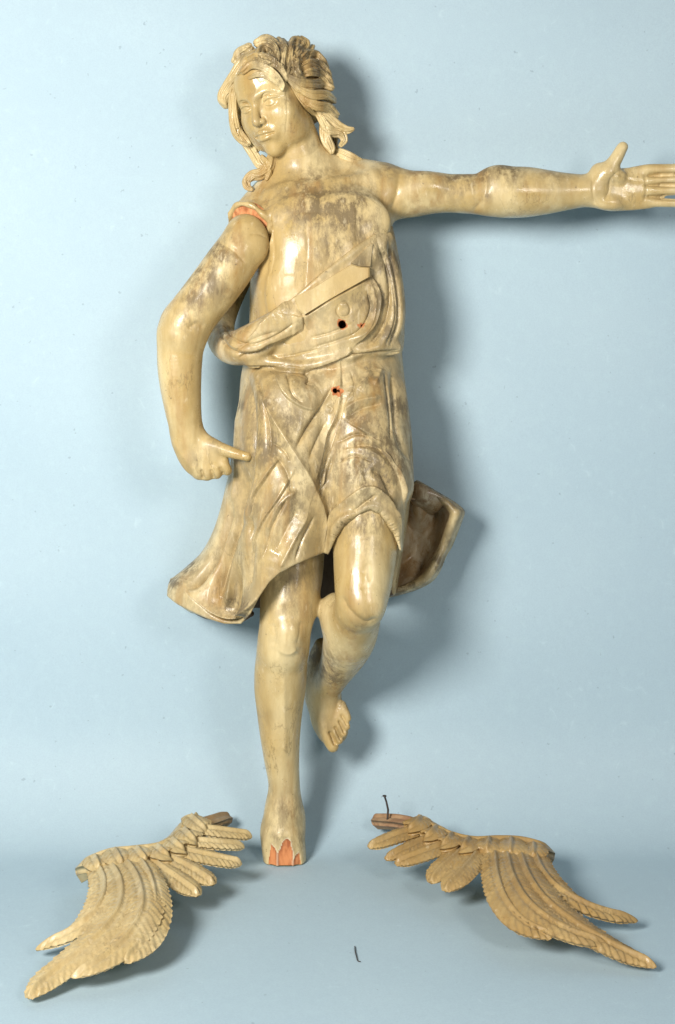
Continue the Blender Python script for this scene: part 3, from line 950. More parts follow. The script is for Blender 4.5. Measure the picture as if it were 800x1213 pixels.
def build_tunic():
    f = Field(W(180, 764, -88), W(503, 238, 146), 1.0)
    # bodice: the torso grown outward, cut along the diagonal
    f.loft([(225, 314, 446, 58, 50), (250, 306, 455, 57, 60), (268, 303, 461, 55, 68), (290, 303, 466, 54, 72), (330, 300, 473, 54, 73), (370, 298, 475, 55, 71), (405, 297, 475, 56, 70), (428, 297, 470, 58, 66)], 0, 2.3, grow=4)
    f.tube([(372, 346, -4, 20, .6), (400, 376, -6, 24, .6), (400, 410, -2, 24, .6)], 24)
    f.tube([(448, 296, 10, 13), (461, 340, 10, 15), (462, 384, 7, 16), (446, 408, 1, 13)], 18)
    f.func(lambda X, Y, Z: ((HZ - diag(400 + X * D / (D + Y))) * (D + Y) / D - Z) * .78, f.lo, f.lo + 1e4, 2)
    # the rolled sash: from the breast bone round the hip and up behind the arm
    f.tube([(459, 284, 8, 7), (446, 296, -2, 9), (400, 336, -14, 11, .8), (362, 364, -12, 14, .8), (328, 387, -13, 19, .8), (300, 405, -4, 22), (279, 412, 20, 21), (264, 404, 48, 18), (262, 384, 74, 17), (272, 358, 94, 15), (284, 336, 106, 13), (296, 316, 112, 10)], 8)
    f.tube([(285, 384, 12, 9), (284, 366, 40, 11), (291, 342, 62, 9), (299, 322, 72, 6)], 5, op='s')
    f.tube([(300, 429, 0, 7), (330, 430, -10, 5), (365, 433, -15, 4), (405, 424, -17, 5), (440, 415, -11, 6), (470, 413, 6, 6)], 9)
    # skirt
    g = Field(f.lo, f.lo + f.h * (np.array(f.F.shape) - 1), f.h)
    g.loft(SKIRT, 0, 2.3)
    g.tube([(344, 480, 10, 52), (342, 560, -2, 54), (338, 630, -10, 50), (334, 690, -16, 46), (334, 745, -18, 44)], 18)
    g.tube([(424, 480, 20, 54), (432, 560, 0, 52), (434, 610, -11, 46), (433, 660, -32, 43), (431, 690, -40, 42)], 16)
    # hollow underneath, cut to the hem
    cav = [(540, 300, 470, 92, 30), (580, 290, 470, 84, 42), (640, 268, 466, 76, 52), (690, 232, 462, 74, 54), (790, 222, 458, 74, 54)]
    g.loft(cav, 4, 2.6, op='s')

    def hemcut(X, Y, Z):
        s = (D + Y) / D
        px = 400 + X / s
        front = hem(px)
        back = np.interp(px, [190, 199, 226, 266, 300, 340, 384, 440, 480], [700, 707, 726, 741, 742, 740, 738, 716, 700])
        w = sst(30, 60, Y)
        row = front * (1 - w) + back * w
        e = .5
        sl = (hem(px + e) - hem(px - e)) / (2 * e)
        return (Z - (HZ - row) * s) / np.sqrt(1 + np.clip(sl, -3, 3) ** 2)
    g.func(lambda X, Y, Z: hemcut(X, Y, Z) * 1.0, g.lo, g.lo + 1e4, 2)
    g.tube([(205, 692, 84, 7), (207, 697, 82, 9), (212, 701, 78, 10), (224, 711, 70, 10), (242, 723, 62, 9), (262, 732, 54, 7), (282, 734, 46, 5), (298, 727, 40, 3.5)], 3)
    f.F = np.minimum(f.F, g.F)
    for hx_, hy_, hr_ in HOLES:
        f.tube([(hx_, hy_, -60, hr_ * 1.15), (hx_, hy_, -14, hr_), (hx_ + .5, hy_, 22, hr_ * .9)], .5, op='s')
    f.func(lambda X, Y, Z: 137.0 - Y + 0 * X + 0 * Z, f.lo, f.lo + 1e4, 4)
    del g
    V, Q = f.mesh()
    V = relax(V, Q, 1, .4)
    Ni = normals(V, Q)

    def skirt_shade(P):      # mask for the shade painted inside the hollowed skirt
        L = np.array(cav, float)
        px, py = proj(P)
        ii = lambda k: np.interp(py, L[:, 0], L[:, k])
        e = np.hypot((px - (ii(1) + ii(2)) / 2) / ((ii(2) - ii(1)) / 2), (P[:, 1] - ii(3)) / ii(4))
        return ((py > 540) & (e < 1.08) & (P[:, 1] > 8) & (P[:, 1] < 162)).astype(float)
    S = [
        ('step', 5, 14, [(290, 404), (318, 379), (350, 353), (400, 312), (440, 282), (468, 266)]),
        # skirt
        ('ridge', 6.90, 5.00, [(300, 445), (316, 480), (343, 528), (368, 572), (380, 602), (384, 622), (383, 650)]),
        ('step', 6.75, 16.00, [(404, 430), (405, 473), (397, 500), (387, 518), (380, 545), (372, 578)]),
        ('step', -5.40, 10.00, [(412, 470), (401, 502), (393, 528), (385, 556), (380, 590)]),
        ('groove', 6.40, 2.55, [(397, 452), (381, 482), (364, 508), (350, 532)]),
        ('step', 5.40, 12.00, [(375, 488), (355, 482), (335, 465), (324, 440)]),
        ('ridge', 4.60, 3.50, [(407, 487), (425, 475), (452, 470)]),
        ('groove', 4.80, 3.40, [(410, 494), (428, 484), (452, 478)]),
        ('step', 6.75, 12.00, [(478, 597), (474, 570), (460, 541), (437, 517), (414, 501)]),
        ('groove', 4.80, 3.40, [(412, 530), (437, 527), (460, 537), (470, 556)]),
        ('ridge', 3.45, 4.00, [(438, 438), (432, 452), (425, 462)]),
        ('ridge', 3.45, 4.00, [(452, 436), (444, 456)]),
        ('groove', 6.40, 2.55, [(464, 440), (468, 480), (470, 510), (481, 545)]),
        ('ridge', 4.60, 4.00, [(474, 440), (480, 490), (484, 540), (482, 600)]),
        ('step', 8.10, 14.00, [(387, 634), (396, 608), (412, 590), (434, 576), (453, 582), (469, 607), (476, 642)]),
        ('ridge', 4.60, 3.00, [(390, 648), (402, 620), (424, 605), (441, 599), (461, 618), (472, 650)]),
        ('groove', 4.80, 1.70, [(417, 608), (432, 596), (445, 586)]),
        ('step', 6.75, 14.00, [(332, 542), (314, 570), (303, 588), (297, 622)]),
        ('step', 5.40, 12.00, [(348, 560), (330, 592), (312, 620), (294, 660)]),
        ('ridge', 5.75, 4.50, [(366, 606), (350, 636), (338, 660), (330, 676)]),
        ('groove', 3.30, 5.00, [(356, 600), (338, 630), (326, 655)]),
        ('ridge', 4.60, 5.00, [(352, 580), (330, 600), (314, 635)]),
        ('groove', 12.80, 4.50, [(293, 446), (296, 510), (292, 570), (286, 620), (272, 690)]),
        ('ridge', 6.90, 5.00, [(284, 470), (282, 540), (272, 610), (256, 665)]),
        ('groove', 16.50, 7.00, [(290, 540), (281, 610), (268, 660), (258, 722)]),
        ('groove', 14.40, 3.40, [(276, 590), (262, 640), (240, 684), (226, 700)]),
        ('ridge', 13.80, 7.00, [(292, 580), (282, 650), (274, 690), (270, 718)]),
        ('groove', 7.70, 5.00, [(298, 610), (296, 660), (292, 700)]),
        ('step', 12.15, 11.00, [(306, 708), (290, 729), (272, 732), (254, 726), (240, 715), (224, 700), (213, 676)]),
        ('groove', 6.40, 1.19, [(212, 678), (224, 702), (240, 717), (254, 728), (272, 734), (290, 731)]),
        ('groove', 4.80, 2.55, [(305, 446), (318, 500), (320, 540)]),
        ('groove', 4.00, 2.55, [(326, 538), (340, 560), (346, 585)]),
        ('groove', 4.00, 2.55, [(362, 436), (367, 448), (363, 456)]),
        ('groove', 4.00, 2.55, [(386, 500), (376, 520), (366, 544)]),
        ('ridge', 2.88, 4.00, [(420, 545), (428, 562), (424, 580)]),
        ('groove', 4.00, 3.40, [(440, 556), (456, 566), (466, 586)]),
        # bodice
        ('groove', 6.40, 2.89, [(446, 284), (459, 318), (462, 358), (450, 394), (432, 411)]),
        ('groove', 6.40, 2.89, [(460, 284), (470, 330), (473, 378), (463, 410)]),
        ('step', 6.75, 10.00, [(440, 326), (452, 352), (446, 384), (420, 410)]),
        ('ridge', 4.02, 4.00, [(437, 334), (444, 360), (436, 388), (416, 404)]),
        ('ridge', 3.45, 3.50, [(454, 300), (467, 345), (466, 384), (452, 408)]),
        ('step', 5.40, 14.00, [(346, 374), (361, 373), (400, 351), (438, 329)]),
        ('groove', 3.84, 1.02, [(358, 372), (361, 386), (363, 397)]),
        ('step', -8.10, 7.00, [(286, 434), (318, 434), (345, 436), (372, 437), (408, 424), (418, 416), (428, 420), (452, 418), (478, 418)]),
        ('groove', 4.00, 2.12, [(415, 411), (428, 419), (452, 417), (476, 416)]),
        ('ridge', 4.60, 4.00, [(304, 390), (322, 376), (346, 358)]),
        ('groove', 4.80, 2.55, [(282, 424), (305, 420), (325, 408)]),
        ('groove', 3.20, 2.12, [(276, 418), (300, 402), (330, 392)]),
        ('groove', 3.20, 2.55, [(310, 414), (340, 402), (362, 400)]),
        ('groove', 2.40, 1.70, [(370, 412), (395, 405), (420, 396)]),
        ('groove', 4.00, 1.70, [(258, 388), (270, 412), (294, 421), (330, 410), (368, 390)]),
        ('groove', 3.20, 1.53, [(266, 384), (278, 402), (300, 408), (330, 396), (352, 380)]),
        ('ridge', 2.30, 2.50, [(262, 386), (274, 408), (298, 415), (332, 402), (360, 386)]),
        # finer folds and chisel lines
        ('groove', 3.20, 1.27, [(400, 524), (424, 514), (450, 522)]),
        ('groove', 2.88, 1.19, [(398, 548), (420, 540), (440, 546)]),
        ('ridge', 2.07, 1.80, [(404, 536), (424, 530), (446, 538), (460, 552)]),
        ('groove', 3.20, 1.19, [(322, 524), (336, 533), (344, 546)]),
        ('groove', 3.52, 1.27, [(308, 560), (300, 590), (296, 640)]),
        ('groove', 3.52, 1.27, [(342, 588), (324, 622), (312, 660)]),
        ('groove', 3.52, 1.27, [(372, 612), (358, 640), (350, 664)]),
        ('groove', 3.52, 1.27, [(376, 590), (386, 570), (394, 540)]),
        ('ridge', 2.53, 1.60, [(388, 520), (384, 545), (384, 580)]),
        ('groove', 3.20, 1.19, [(416, 440), (420, 456), (414, 470)]),
        ('groove', 3.20, 1.19, [(340, 442), (346, 466), (358, 478)]),
        ('groove', 3.52, 1.36, [(456, 442), (462, 490), (462, 520)]),
        ('groove', 3.84, 1.36, [(452, 560), (464, 590), (468, 606)]),
        ('groove', 3.20, 1.27, [(456, 296), (466, 340), (468, 376), (458, 408)]),
        ('groove', 3.20, 1.27, [(434, 344), (438, 366), (428, 388), (410, 402)]),
        ('groove', 2.24, 1.10, [(368, 400), (392, 394), (416, 384)]),
        ('groove', 2.24, 1.10, [(322, 424), (352, 420), (384, 412)]),
        # tool marks and cracks
        ('groove', 2.24, 1.02, [(402, 360), (410, 358), (415, 366), (412, 374), (403, 375), (399, 368), (402, 360)]),
        ('groove', 2.56, 1.27, [(412, 462), (418, 460), (420, 470), (412, 478)]),
        ('groove', 2.56, 1.27, [(388, 480), (394, 484), (390, 490)]),
    ]
    V, _ = carve(V, Q, S, .0)
    gr = blobs(V, [(440, 540, 46, .75), (420, 505, 26, .6), (470, 480, 18, .6), (440, 450, 20, .55), (320, 530, 26, .6), (308, 480, 22, .5), (345, 500, 20, .45),
                   (300, 600, 14, .3), (340, 600, 22, .55), (455, 570, 20, .6), (350, 640, 14, .45), (448, 350, 24, .75), (464, 310, 20, .8), (455, 390, 18, .6), (285, 350, 18, .9),
                   (270, 395, 12, .6), (222, 668, 12, .8), (280, 722, 18, .8), (206, 690, 8, .7), (276, 540, 12, .5), (350, 455, 30, .25), (380, 560, 24, .4), (420, 630, 14, .5), (286, 480, 8, .6)])
    z = np.zeros(len(V))
    px, py = proj(V)
    shade = skirt_shade(V)
    bare = np.zeros(len(V))
    for q, (hx_, hy_, hr_) in enumerate(HOLES):
        dx, dy = px - hx_, py - hy_
        dd = np.hypot(dx, dy); an = np.arctan2(dy, dx)
        edge = hr_ + (.9 + .8 * np.sin(an * 2 + q) + .7 * np.sin(an * 5 + 2 * q)) * (1 if hr_ > 3 else 1.3)
        bare[(dd < edge) & (V[:, 1] < 30)] = 1
        shade = np.maximum(shade, ((dd < hr_ + 1.5) & (V[:, 1] < 40) & (V[:, 1] > TFy(V, hx_, hy_) + 5)).astype(float))  # peg holes get the same painted shade below the surface
    return V, Q, {'grime': gr, 'bare': bare, 'rim': z, 'hollow_shade': shade, 'gloss': blobs(V, [(330, 640, 26, 1), (340, 455, 14, 1), (325, 375, 16, 1), (268, 700, 14, .9), (345, 600, 14, .7), (470, 630, 10, .6)])}


TV, TQ, TA = build_tunic()
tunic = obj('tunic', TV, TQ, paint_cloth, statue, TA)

# ------------------------------------------------------------------ swirl of cloak behind the raised thigh
def sheet(name, ctrl, th, mat, parent, nu=10, nv=10, gr=None, label=None, edge_round=True):
    """ctrl[i][j] = (px,py,y): a curved board, thickness th towards the back"""
    A = np.array([[W(*p) for p in row] for row in ctrl])
    B = np.array([cr(A[i], nv) for i in range(len(A))])
    S = np.array([cr(B[:, j], nu) for j in range(B.shape[1])]).transpose(1, 0, 2)
    du = np.gradient(S, axis=0); dv = np.gradient(S, axis=1)
    n = np.cross(du, dv); n /= np.linalg.norm(n, axis=-1)[..., None] + 1e-9
    if n[..., 1].mean() > 0:
        n = -n
    a, b = S.shape[:2]
    u = np.linspace(0, 1, a)[:, None] * np.ones((1, b)); v = np.ones((a, 1)) * np.linspace(0, 1, b)[None]
    e = np.minimum(np.minimum(u, 1 - u) * a / 2.0, np.minimum(v, 1 - v) * b / 2.0)
    t = th * (.45 + .55 * np.sqrt(np.clip(e, 0, 1)))
    top = (S + n * t[..., None] / 2).reshape(-1, 3); bot = (S - n * t[..., None] / 2).reshape(-1, 3)
    g = np.arange(a * b).reshape(a, b)
    F = [tuple(q) for q in np.stack([g[:-1, :-1], g[:-1, 1:], g[1:, 1:], g[1:, :-1]], -1).reshape(-1, 4)]
    F += [tuple(x + a * b for x in reversed(q)) for q in F]
    bd = list(g[0, :]) + list(g[1:, -1]) + list(g[-1, -2::-1]) + list(g[-2:0, 0])
    for i in range(len(bd)):
        p, q = bd[i], bd[(i + 1) % len(bd)]
        F.append((q, p, p + a * b, q + a * b))
    V = np.vstack([top, bot])
    gv = blobs(V, gr) if gr else np.zeros(len(V))
    import bmesh
    o = obj(name, V, F, mat, parent, {'grime': gv, 'bare': np.zeros(len(V)), 'rim': np.zeros(len(V))}, label=label)
    bm = bmesh.new(); bm.from_mesh(o.data); bmesh.ops.recalc_face_normals(bm, faces=bm.faces); bm.to_mesh(o.data); bm.free()
    return o


# rows run from the hip outward: inner hollow, valley, then the rolled lip
sheet('cloak_end', [
    [(462, 588, 84), (462, 612, 100), (458, 640, 82), (454, 672, 98), (452, 706, 80)],
    [(482, 580, 96), (480, 606, 122), (479, 640, 104), (470, 676, 116), (466, 703, 86)],
    [(492, 573, 88), (498, 602, 92), (494, 644, 122), (488, 676, 104), (482, 699, 82)],
    [(506, 579, 80), (516, 604, 116), (510, 642, 110), (502, 674, 108), (496, 690, 80)],
    [(520, 586, 74), (530, 606, 96), (522, 638, 100), (512, 668, 92), (504, 686, 78)],
    [(532, 595, 72), (540, 608, 76), (533, 634, 84), (522, 660, 80), (512, 682, 74)],
], 9, paint_brown, statue, 8, 8, [(500, 650, 24, .95), (512, 612, 14, .7), (490, 690, 14, .7), (485, 600, 10, .5)])
_o = [(493, 570), (498, 572), (515, 582), (534, 593), (546, 601), (550, 607), (547, 617), (536, 645), (528, 659), (521, 676), (513, 687), (500, 695), (480, 702), (452, 709)]
_m = [(490, 573), (497, 574), (513, 584), (530, 595), (538, 603), (541, 608), (538, 618), (528, 645), (521, 659), (514, 675), (506, 685), (495, 692), (478, 698), (452, 705)]
_i = [(488, 579), (496, 578), (511, 588), (525, 598), (531, 604), (533, 610), (530, 620), (521, 645), (514, 659), (507, 673), (499, 682), (490, 688), (475, 695), (452, 701)]
_y = [84, 78, 72, 68, 64, 62, 64, 70, 66, 62, 62, 62, 62, 60]
sheet('cloak_fold', [
    [(484, 590, 96), (488, 579, 84), (493, 571, 82)],
    [(492, 600, 96), (499, 588, 72), (504, 576, 72)],
    [(502, 608, 106), (512, 597, 76), (518, 584, 70)],
    [(512, 610, 110), (522, 602, 84), (529, 592, 68)]], 6, paint_brown, statue, 6, 6, [(505, 590, 12, .8)])
sheet('cloak_lip', [[(*p, y + 8) for p, y in zip(_i, _y)], [(*p, y) for p, y in zip(_m, _y)], [(*p, y + 20) for p, y in zip(_o, _y)]], 5, paint_cloth, statue, 6, 6,
      [(545, 596, 12, 1), (505, 576, 26, 1.4), (530, 590, 14, 1), (530, 640, 8, .4), (520, 668, 12, .7), (470, 704, 26, 1.3)], label='brown-edged rolled border of the cloak end')

TF = Front(TV, BV)


# ------------------------------------------------------------------ wooden patch, nail holes
def plate(name, poly, raise_, th, mat, parent, gr=None, label=None, depth=None):
    c = np.array(poly, float)
    Y = np.array([TF(x, y) for x, y in poly])
    A = np.c_[c, np.ones(len(c))]
    k = np.linalg.lstsq(A, Y, rcond=None)[0]
    Y = A @ k
    inner = c.mean(0) + (c - c.mean(0)) * .965
    fr = [W(x, y, yy - raise_) for (x, y), yy in zip(inner, Y)]
    md = [W(x, y, yy - raise_ + 1.2) for (x, y), yy in zip(poly, Y)]
    bk = [W(x, y, yy - raise_ + th) for (x, y), yy in zip(poly, Y)]
    n = len(poly)
    F = [tuple(range(n))] + [(i, i + n, (i + 1) % n + n, (i + 1) % n) for i in range(n)] + [(i + n, i + 2 * n, (i + 1) % n + 2 * n, (i + 1) % n + n) for i in range(n)]
    V = np.array(fr + md + bk)
    return obj(name, V, F, mat, parent, {'grime': blobs(V, gr or []), 'bare': np.zeros(len(V)), 'rim': np.zeros(len(V))}, smooth=False, label=label)


plate('wood_patch', [(348, 353), (352, 350), (372, 341), (398, 324), (417, 313), (426, 316), (438, 317), (438, 328), (420, 338), (390, 355), (361, 373), (354, 368)], 6, 16, paint, statue,
      [(400, 330, 8, .2)], 'flat rectangular repair strip let into the bodice')
plate('wood_patch', [(416, 312), (440, 288), (442, 289), (439, 316), (428, 316)], 2.5, 10, paint_cloth, statue, [(426, 306, 12, .8)], 'pointed dirty end of the bodice repair')


def disc(name, px, py, r, mat, parent, out=1.0, dome=-2.0, segs=20, jag=.12, seed=1):
    rnd = random.Random(seed)
    y = TF(px, py)
    dyx = (TF(px + 9, py) - TF(px - 9, py)) / 18; dyy = (TF(px, py + 9) - TF(px, py - 9)) / 18
    V = [W(px, py, y - out - dome)]
    for k in (.5, 1.0):
        for i in range(segs):
            a = 2 * math.pi * i / segs
            rr = r * k * (1 + (rnd.uniform(-jag, jag) if k == 1.0 else 0))
            dx, dy = rr * math.cos(a), rr * math.sin(a)
            V.append(W(px + dx, py + dy, y + dyx * dx + dyy * dy - out - dome * (1 - k * k)))
    F = [(0, 1 + i, 1 + (i + 1) % segs) for i in range(segs)] + [(1 + i, 1 + segs + i, 1 + segs + (i + 1) % segs, 1 + (i + 1) % segs) for i in range(segs)]
    return obj(name, V, F, mat, parent)


# ------------------------------------------------------------------ loose arm, let in at the shoulder
def build_arm():
    f = Field(W(178, 580, -70), W(345, 236, 80), 1.1)
    f.tube([(293, 279, 6, 26.5), (286, 294, 2, 28.5), (272, 315, 0, 30), (254, 340, -2, 30), (236, 363, -4, 29.5), (222, 382, -6, 30), (216, 395, -6, 29.5)], 5)
    f.tube([(220, 385, 0, 29), (214.5, 405, -2, 28), (213, 430, -3, 26.5), (214, 455, -3, 24.5), (216.5, 480, -2, 22), (219.5, 500, 0, 20), (222.5, 516, 2, 18.5)], 6)
    f.ell(W(303, 291, -6), (15, 12, 20), 8)
    # hand, back turned to the photographer
    f.tube([(222, 514, 2, 18, .9), (227, 528, 0, 21, .7), (236, 541, -2, 23, .55), (243, 549, -2, 20, .5)], 8)
    f.tube([(238, 524, 0, 11, .8), (251, 533, -3, 12, .8), (258, 542, -4, 12, .7), (262, 550, -4, 9, .8)], 9)
    f.tube([(236, 522, -2, 7), (250, 527, -6, 8), (263, 532, -9, 7.6), (276, 536.5, -12, 6.6), (287, 539.5, -14, 5.6), (293, 541, -14, 5.2)], 5)
    f.ell(W(294, 541, -14.5), (5, 5, 4.6), 2)
    # finger ends folding under the palm
    for x0, y0, x1, y1, q in ((262, 545, 269, 557, 6.2), (252, 549, 257, 561, 6.4), (242, 550, 246, 562, 6.4), (231, 548, 235, 561.5, 6.2)):
        f.tube([(x0, y0, -4, q), ((x0 + x1) / 2, (y0 + y1) / 2, -7, q), (x1, y1, -4, q * .95), (x1 - 1, y1 + 1, 8, q * .85)], 3.5)
    # flat seat of the joint
    c, nrm = JOINT[0] + JOINT[1] * 3.5, -JOINT[1]
    f.func(lambda X, Y, Z: -((X - c[0]) * nrm[0] + (Y - c[1]) * nrm[1] + (Z - c[2]) * nrm[2]), f.lo, f.lo + 1e4, 7)
    V, Q = f.mesh()
    V = relax(V, Q, 1, .4)
    V, N = carve(V, Q, [
        ('groove', 1.6, 1.4, [(322, 283), (319, 290), (317, 295)]),
        ('groove', 1.2, 1.2, [(296, 278), (306, 277), (317, 282)]),
        ('groove', 2, 3, [(258, 286), (276, 296), (292, 312)]),
        ('groove', 2, 4, [(243, 388), (232, 384), (222, 390)]),
        ('ridge', 1.5, 4, [(204, 520), (220, 545), (232, 558)]),
        ('groove', .8, 1.2, [(286, 536), (288, 541)]),
        ('groove', 3, 1.4, [(239, 556), (241, 568)]), ('groove', 3, 1.4, [(250, 556), (253, 567)]), ('groove', 3, 1.4, [(260, 553), (265, 563)]),
    ])
    g = blobs(V, [(262, 300, 22, .8), (245, 330, 24, .85), (232, 352, 20, .8), (275, 285, 16, .5), (222, 378, 18, .5), (258, 345, 18, .6), (210, 400, 10, .3), (232, 545, 14, .4), (262, 530, 8, .5), (252, 525, 8, .4)])
    z = np.zeros(len(V))
    return V, Q, {'grime': g, 'bare': z, 'rim': z}


AV, AQ, AA = build_arm()
obj('arm', AV, AQ, paint, statue, AA, label='separately carved arm hanging from the bare orange shoulder joint')


def shoulder_joint():
    """bare orange wood between the shoulder and the loose arm, with the broken paint rim standing round it"""
    c, nrm, e1, e2 = JOINT
    V, F = [], []
    n = 40
    for r, h in ((0, 2.5), (14, 2.5), (26, 2.2), (29.5, 1.6), (29.5, -6)):
        for i in range(n):
            a = 2 * math.pi * i / n
            k = 1 + .02 * math.sin(3 * a + 1)
            hh = h + (.9 * math.sin(5 * a + r) + .7 * math.sin(11 * a + 2)) * (r > 10) * (h > 0)
            V.append(c + nrm * hh + (e1 * math.cos(a) + e2 * math.sin(a)) * r * k)
    for k in range(4):
        for i in range(n):
            j = (i + 1) % n
            F.append((k * n + i, k * n + j, (k + 1) * n + j, (k + 1) * n + i))
    obj('shoulder_joint', np.array(V), F, bare_wood, statue, label='bare orange wood showing at the shoulder joint')


shoulder_joint()

# ------------------------------------------------------------------ wings lying on the floor
def feather(name, ctrl, mat, parent, th=6, arch=5, barb=1.8, freq=.42, nt=64, ns=23, seed=0, tip=.22, ragged=.11, slant=1.0):
    """ctrl rows: px py height half_width, from root to tip"""
    rnd = np.random.RandomState(seed)
    Q = np.array([list(GP(p[0], p[1], p[2])) + [p[3]] for p in ctrl])
    Q = cr(Q, 16)
    L = np.r_[0, np.cumsum(np.linalg.norm(np.diff(Q[:, :3], axis=0), axis=1))]
    tot = L[-1]
    nt = max(nt, int(tot / 1.1))
    t = np.linspace(0, 1, nt)
    Pc = np.stack([np.interp(t * tot, L, Q[:, i]) for i in range(4)], 1)
    tg = np.gradient(Pc[:, :3], axis=0); tg[:, 2] = 0
    tg /= np.linalg.norm(tg, axis=1)[:, None] + 1e-9
    side = np.stack([-tg[:, 1], tg[:, 0], 0 * tg[:, 0]], 1)
    w = Pc[:, 3].copy()
    q = np.clip((t - (1 - tip)) / tip, 0, 1)
    w *= np.sqrt(np.clip(1 - q ** 2, 0.0025, 1))
    s = np.linspace(-1, 1, ns)
    T, S = np.meshgrid(t, s, indexing='ij')
    ln = T * tot
    jit = np.interp(ln, np.arange(0, tot + 12, 6.0), rnd.randn(len(np.arange(0, tot + 12, 6.0))) * 1.1)
    ph = (ln - slant * np.abs(S) * w[:, None] + jit) * freq
    saw = (ph / math.pi) % 1.0
    cell = np.floor(ph / math.pi).astype(int)
    amp = np.abs(np.sin(cell * 12.9898 + np.sign(S) * 4.1 + seed) * 43758.5453) % 1.0
    rag = 1 + ragged * ((saw - .55) * np.abs(S) ** 5) * (.5 + amp)
    off = S * w[:, None] * rag
    fadeb = sst(0, .12, T) * np.minimum(1, w[:, None] / 8)
    hh = arch * (1 - np.abs(S) ** 2.0) * np.minimum(1, w[:, None] / 10)
    hh = hh + 2.6 * np.exp(-(off / 1.9) ** 2) * fadeb - 1.5 * np.exp(-((np.abs(off) - 4.2) / 1.8) ** 2) * fadeb
    hh = hh + barb * (saw - .5) * (.5 + amp) * np.minimum(1, np.abs(S) * 1.8) * fadeb
    top = Pc[:, None, :3] + side[:, None, :] * off[..., None]
    top[..., 2] += hh
    bot = Pc[:, None, :3] + side[:, None, :] * (off * .84)[..., None] - tg[:, None, :] * (T > .98)[..., None] * 1.5
    bot[..., 2] -= th * (.45 + .55 * (1 - np.abs(S))) * (.3 + .7 * np.minimum(1, (1 - T) / .12)) * (.15 + .85 * np.minimum(1, T / .06))
    V = np.vstack([top.reshape(-1, 3), bot.reshape(-1, 3)])
    V[:, 2] = np.maximum(V[:, 2], FLOOR + .6)
    g = np.arange(nt * ns).reshape(nt, ns)
    Fq = np.stack([g[:-1, :-1], g[1:, :-1], g[1:, 1:], g[:-1, 1:]], -1).reshape(-1, 4)
    o_ = nt * ns
    Fq2 = Fq[:, ::-1] + o_
    bd = np.r_[g[0, :], g[1:, -1], g[-1, -2::-1], g[-2:0:-1, 0]]
    nx = np.roll(bd, -1)
    Fs = np.stack([bd, nx, nx + o_, bd + o_], 1)
    F = np.vstack([Fq[:, ::-1], Fq2[:, ::-1], Fs])
    z = np.zeros(len(V))
    gm = .12 + .22 * rnd.rand() + 0 * z
    return obj(name, V, F, mat, parent, {'grime': gm, 'bare': z, 'rim': z})


def nail(parent, px, py, h):
    a = GP(px, py, h); pts = [a + np.array(o) for o in ((0, 0, -6), (1, 0, 8), (-1, 1, 17), (-3, 2, 23))]
    V, F = [], []
    n = 8
    rad = [1.3, 1.3, 1.2, 1.2, 2.6, 2.4]
    pts = pts + [pts[-1] + np.array([-.2, 0, .6]), pts[-1] + np.array([-.4, 0, 1.8])]
    for p, r in zip(pts, rad):
        for i in range(n):
            t = 2 * math.pi * i / n
            V.append(p + np.array([r * math.cos(t), r * math.sin(t), 0]))
    for k in range(len(pts) - 1):
        for i in range(n):
            F.append((k * n + i, k * n + (i + 1) % n, (k + 1) * n + (i + 1) % n, (k + 1) * n + i))
    F.append(tuple((len(pts) - 1) * n + i for i in range(n)))
    obj('nail', np.array(V), F, iron, parent)


left = thing('carved_wing', 'pale gilt carved wooden wing on the paper, long feathers curling down left', 'wing', GP(150, 1060, 0), 'carved wings lying on the floor')
FW = paint_wing
for i, c in enumerate([
        # long primaries, outermost first
        [(116, 1028, 38, 13), (124, 1048, 40, 17), (121, 1070, 38, 18), (104, 1092, 30, 16), (76, 1111, 20, 13), (42, 1125, 10, 9)],
        [(130, 1024, 40, 15), (143, 1048, 43, 20), (142, 1076, 40, 22), (124, 1104, 32, 22), (92, 1133, 22, 21), (60, 1158, 13, 20), (42, 1174, 9, 19), (33, 1183, 7, 16)],
        [(148, 1021, 41, 15), (163, 1044, 45, 20), (169, 1074, 42, 22), (159, 1102, 34, 22), (136, 1128, 26, 20), (108, 1147, 20, 17), (84, 1158, 16, 13)],
        [(164, 1019, 41, 13), (177, 1040, 44, 15), (184, 1068, 40, 17), (181, 1096, 32, 18), (165, 1122, 26, 20), (147, 1141, 22, 18)],
        # short secondaries
        [(172, 1016, 40, 13), (192, 1030, 38, 16), (214, 1045, 34, 17), (236, 1061, 28, 13)],
        [(188, 1012, 40, 13), (210, 1022, 38, 16), (232, 1034, 34, 16), (254, 1048, 29, 12)],
        [(204, 1006, 40, 14), (230, 1012, 39, 18), (258, 1018, 36, 18), (287, 1024, 31, 13)],
        [(216, 997, 42, 11), (240, 999, 42, 13), (262, 1001, 39, 13), (290, 1003, 33, 9)],
        [(222, 984, 46, 12), (246, 984, 46, 16), (270, 987, 43, 16), (299, 991, 37, 11)]]):
    feather('feather', c, FW, left, seed=i + 1, arch=6 if i < 4 else 5, freq=.36 if i < 4 else .5)
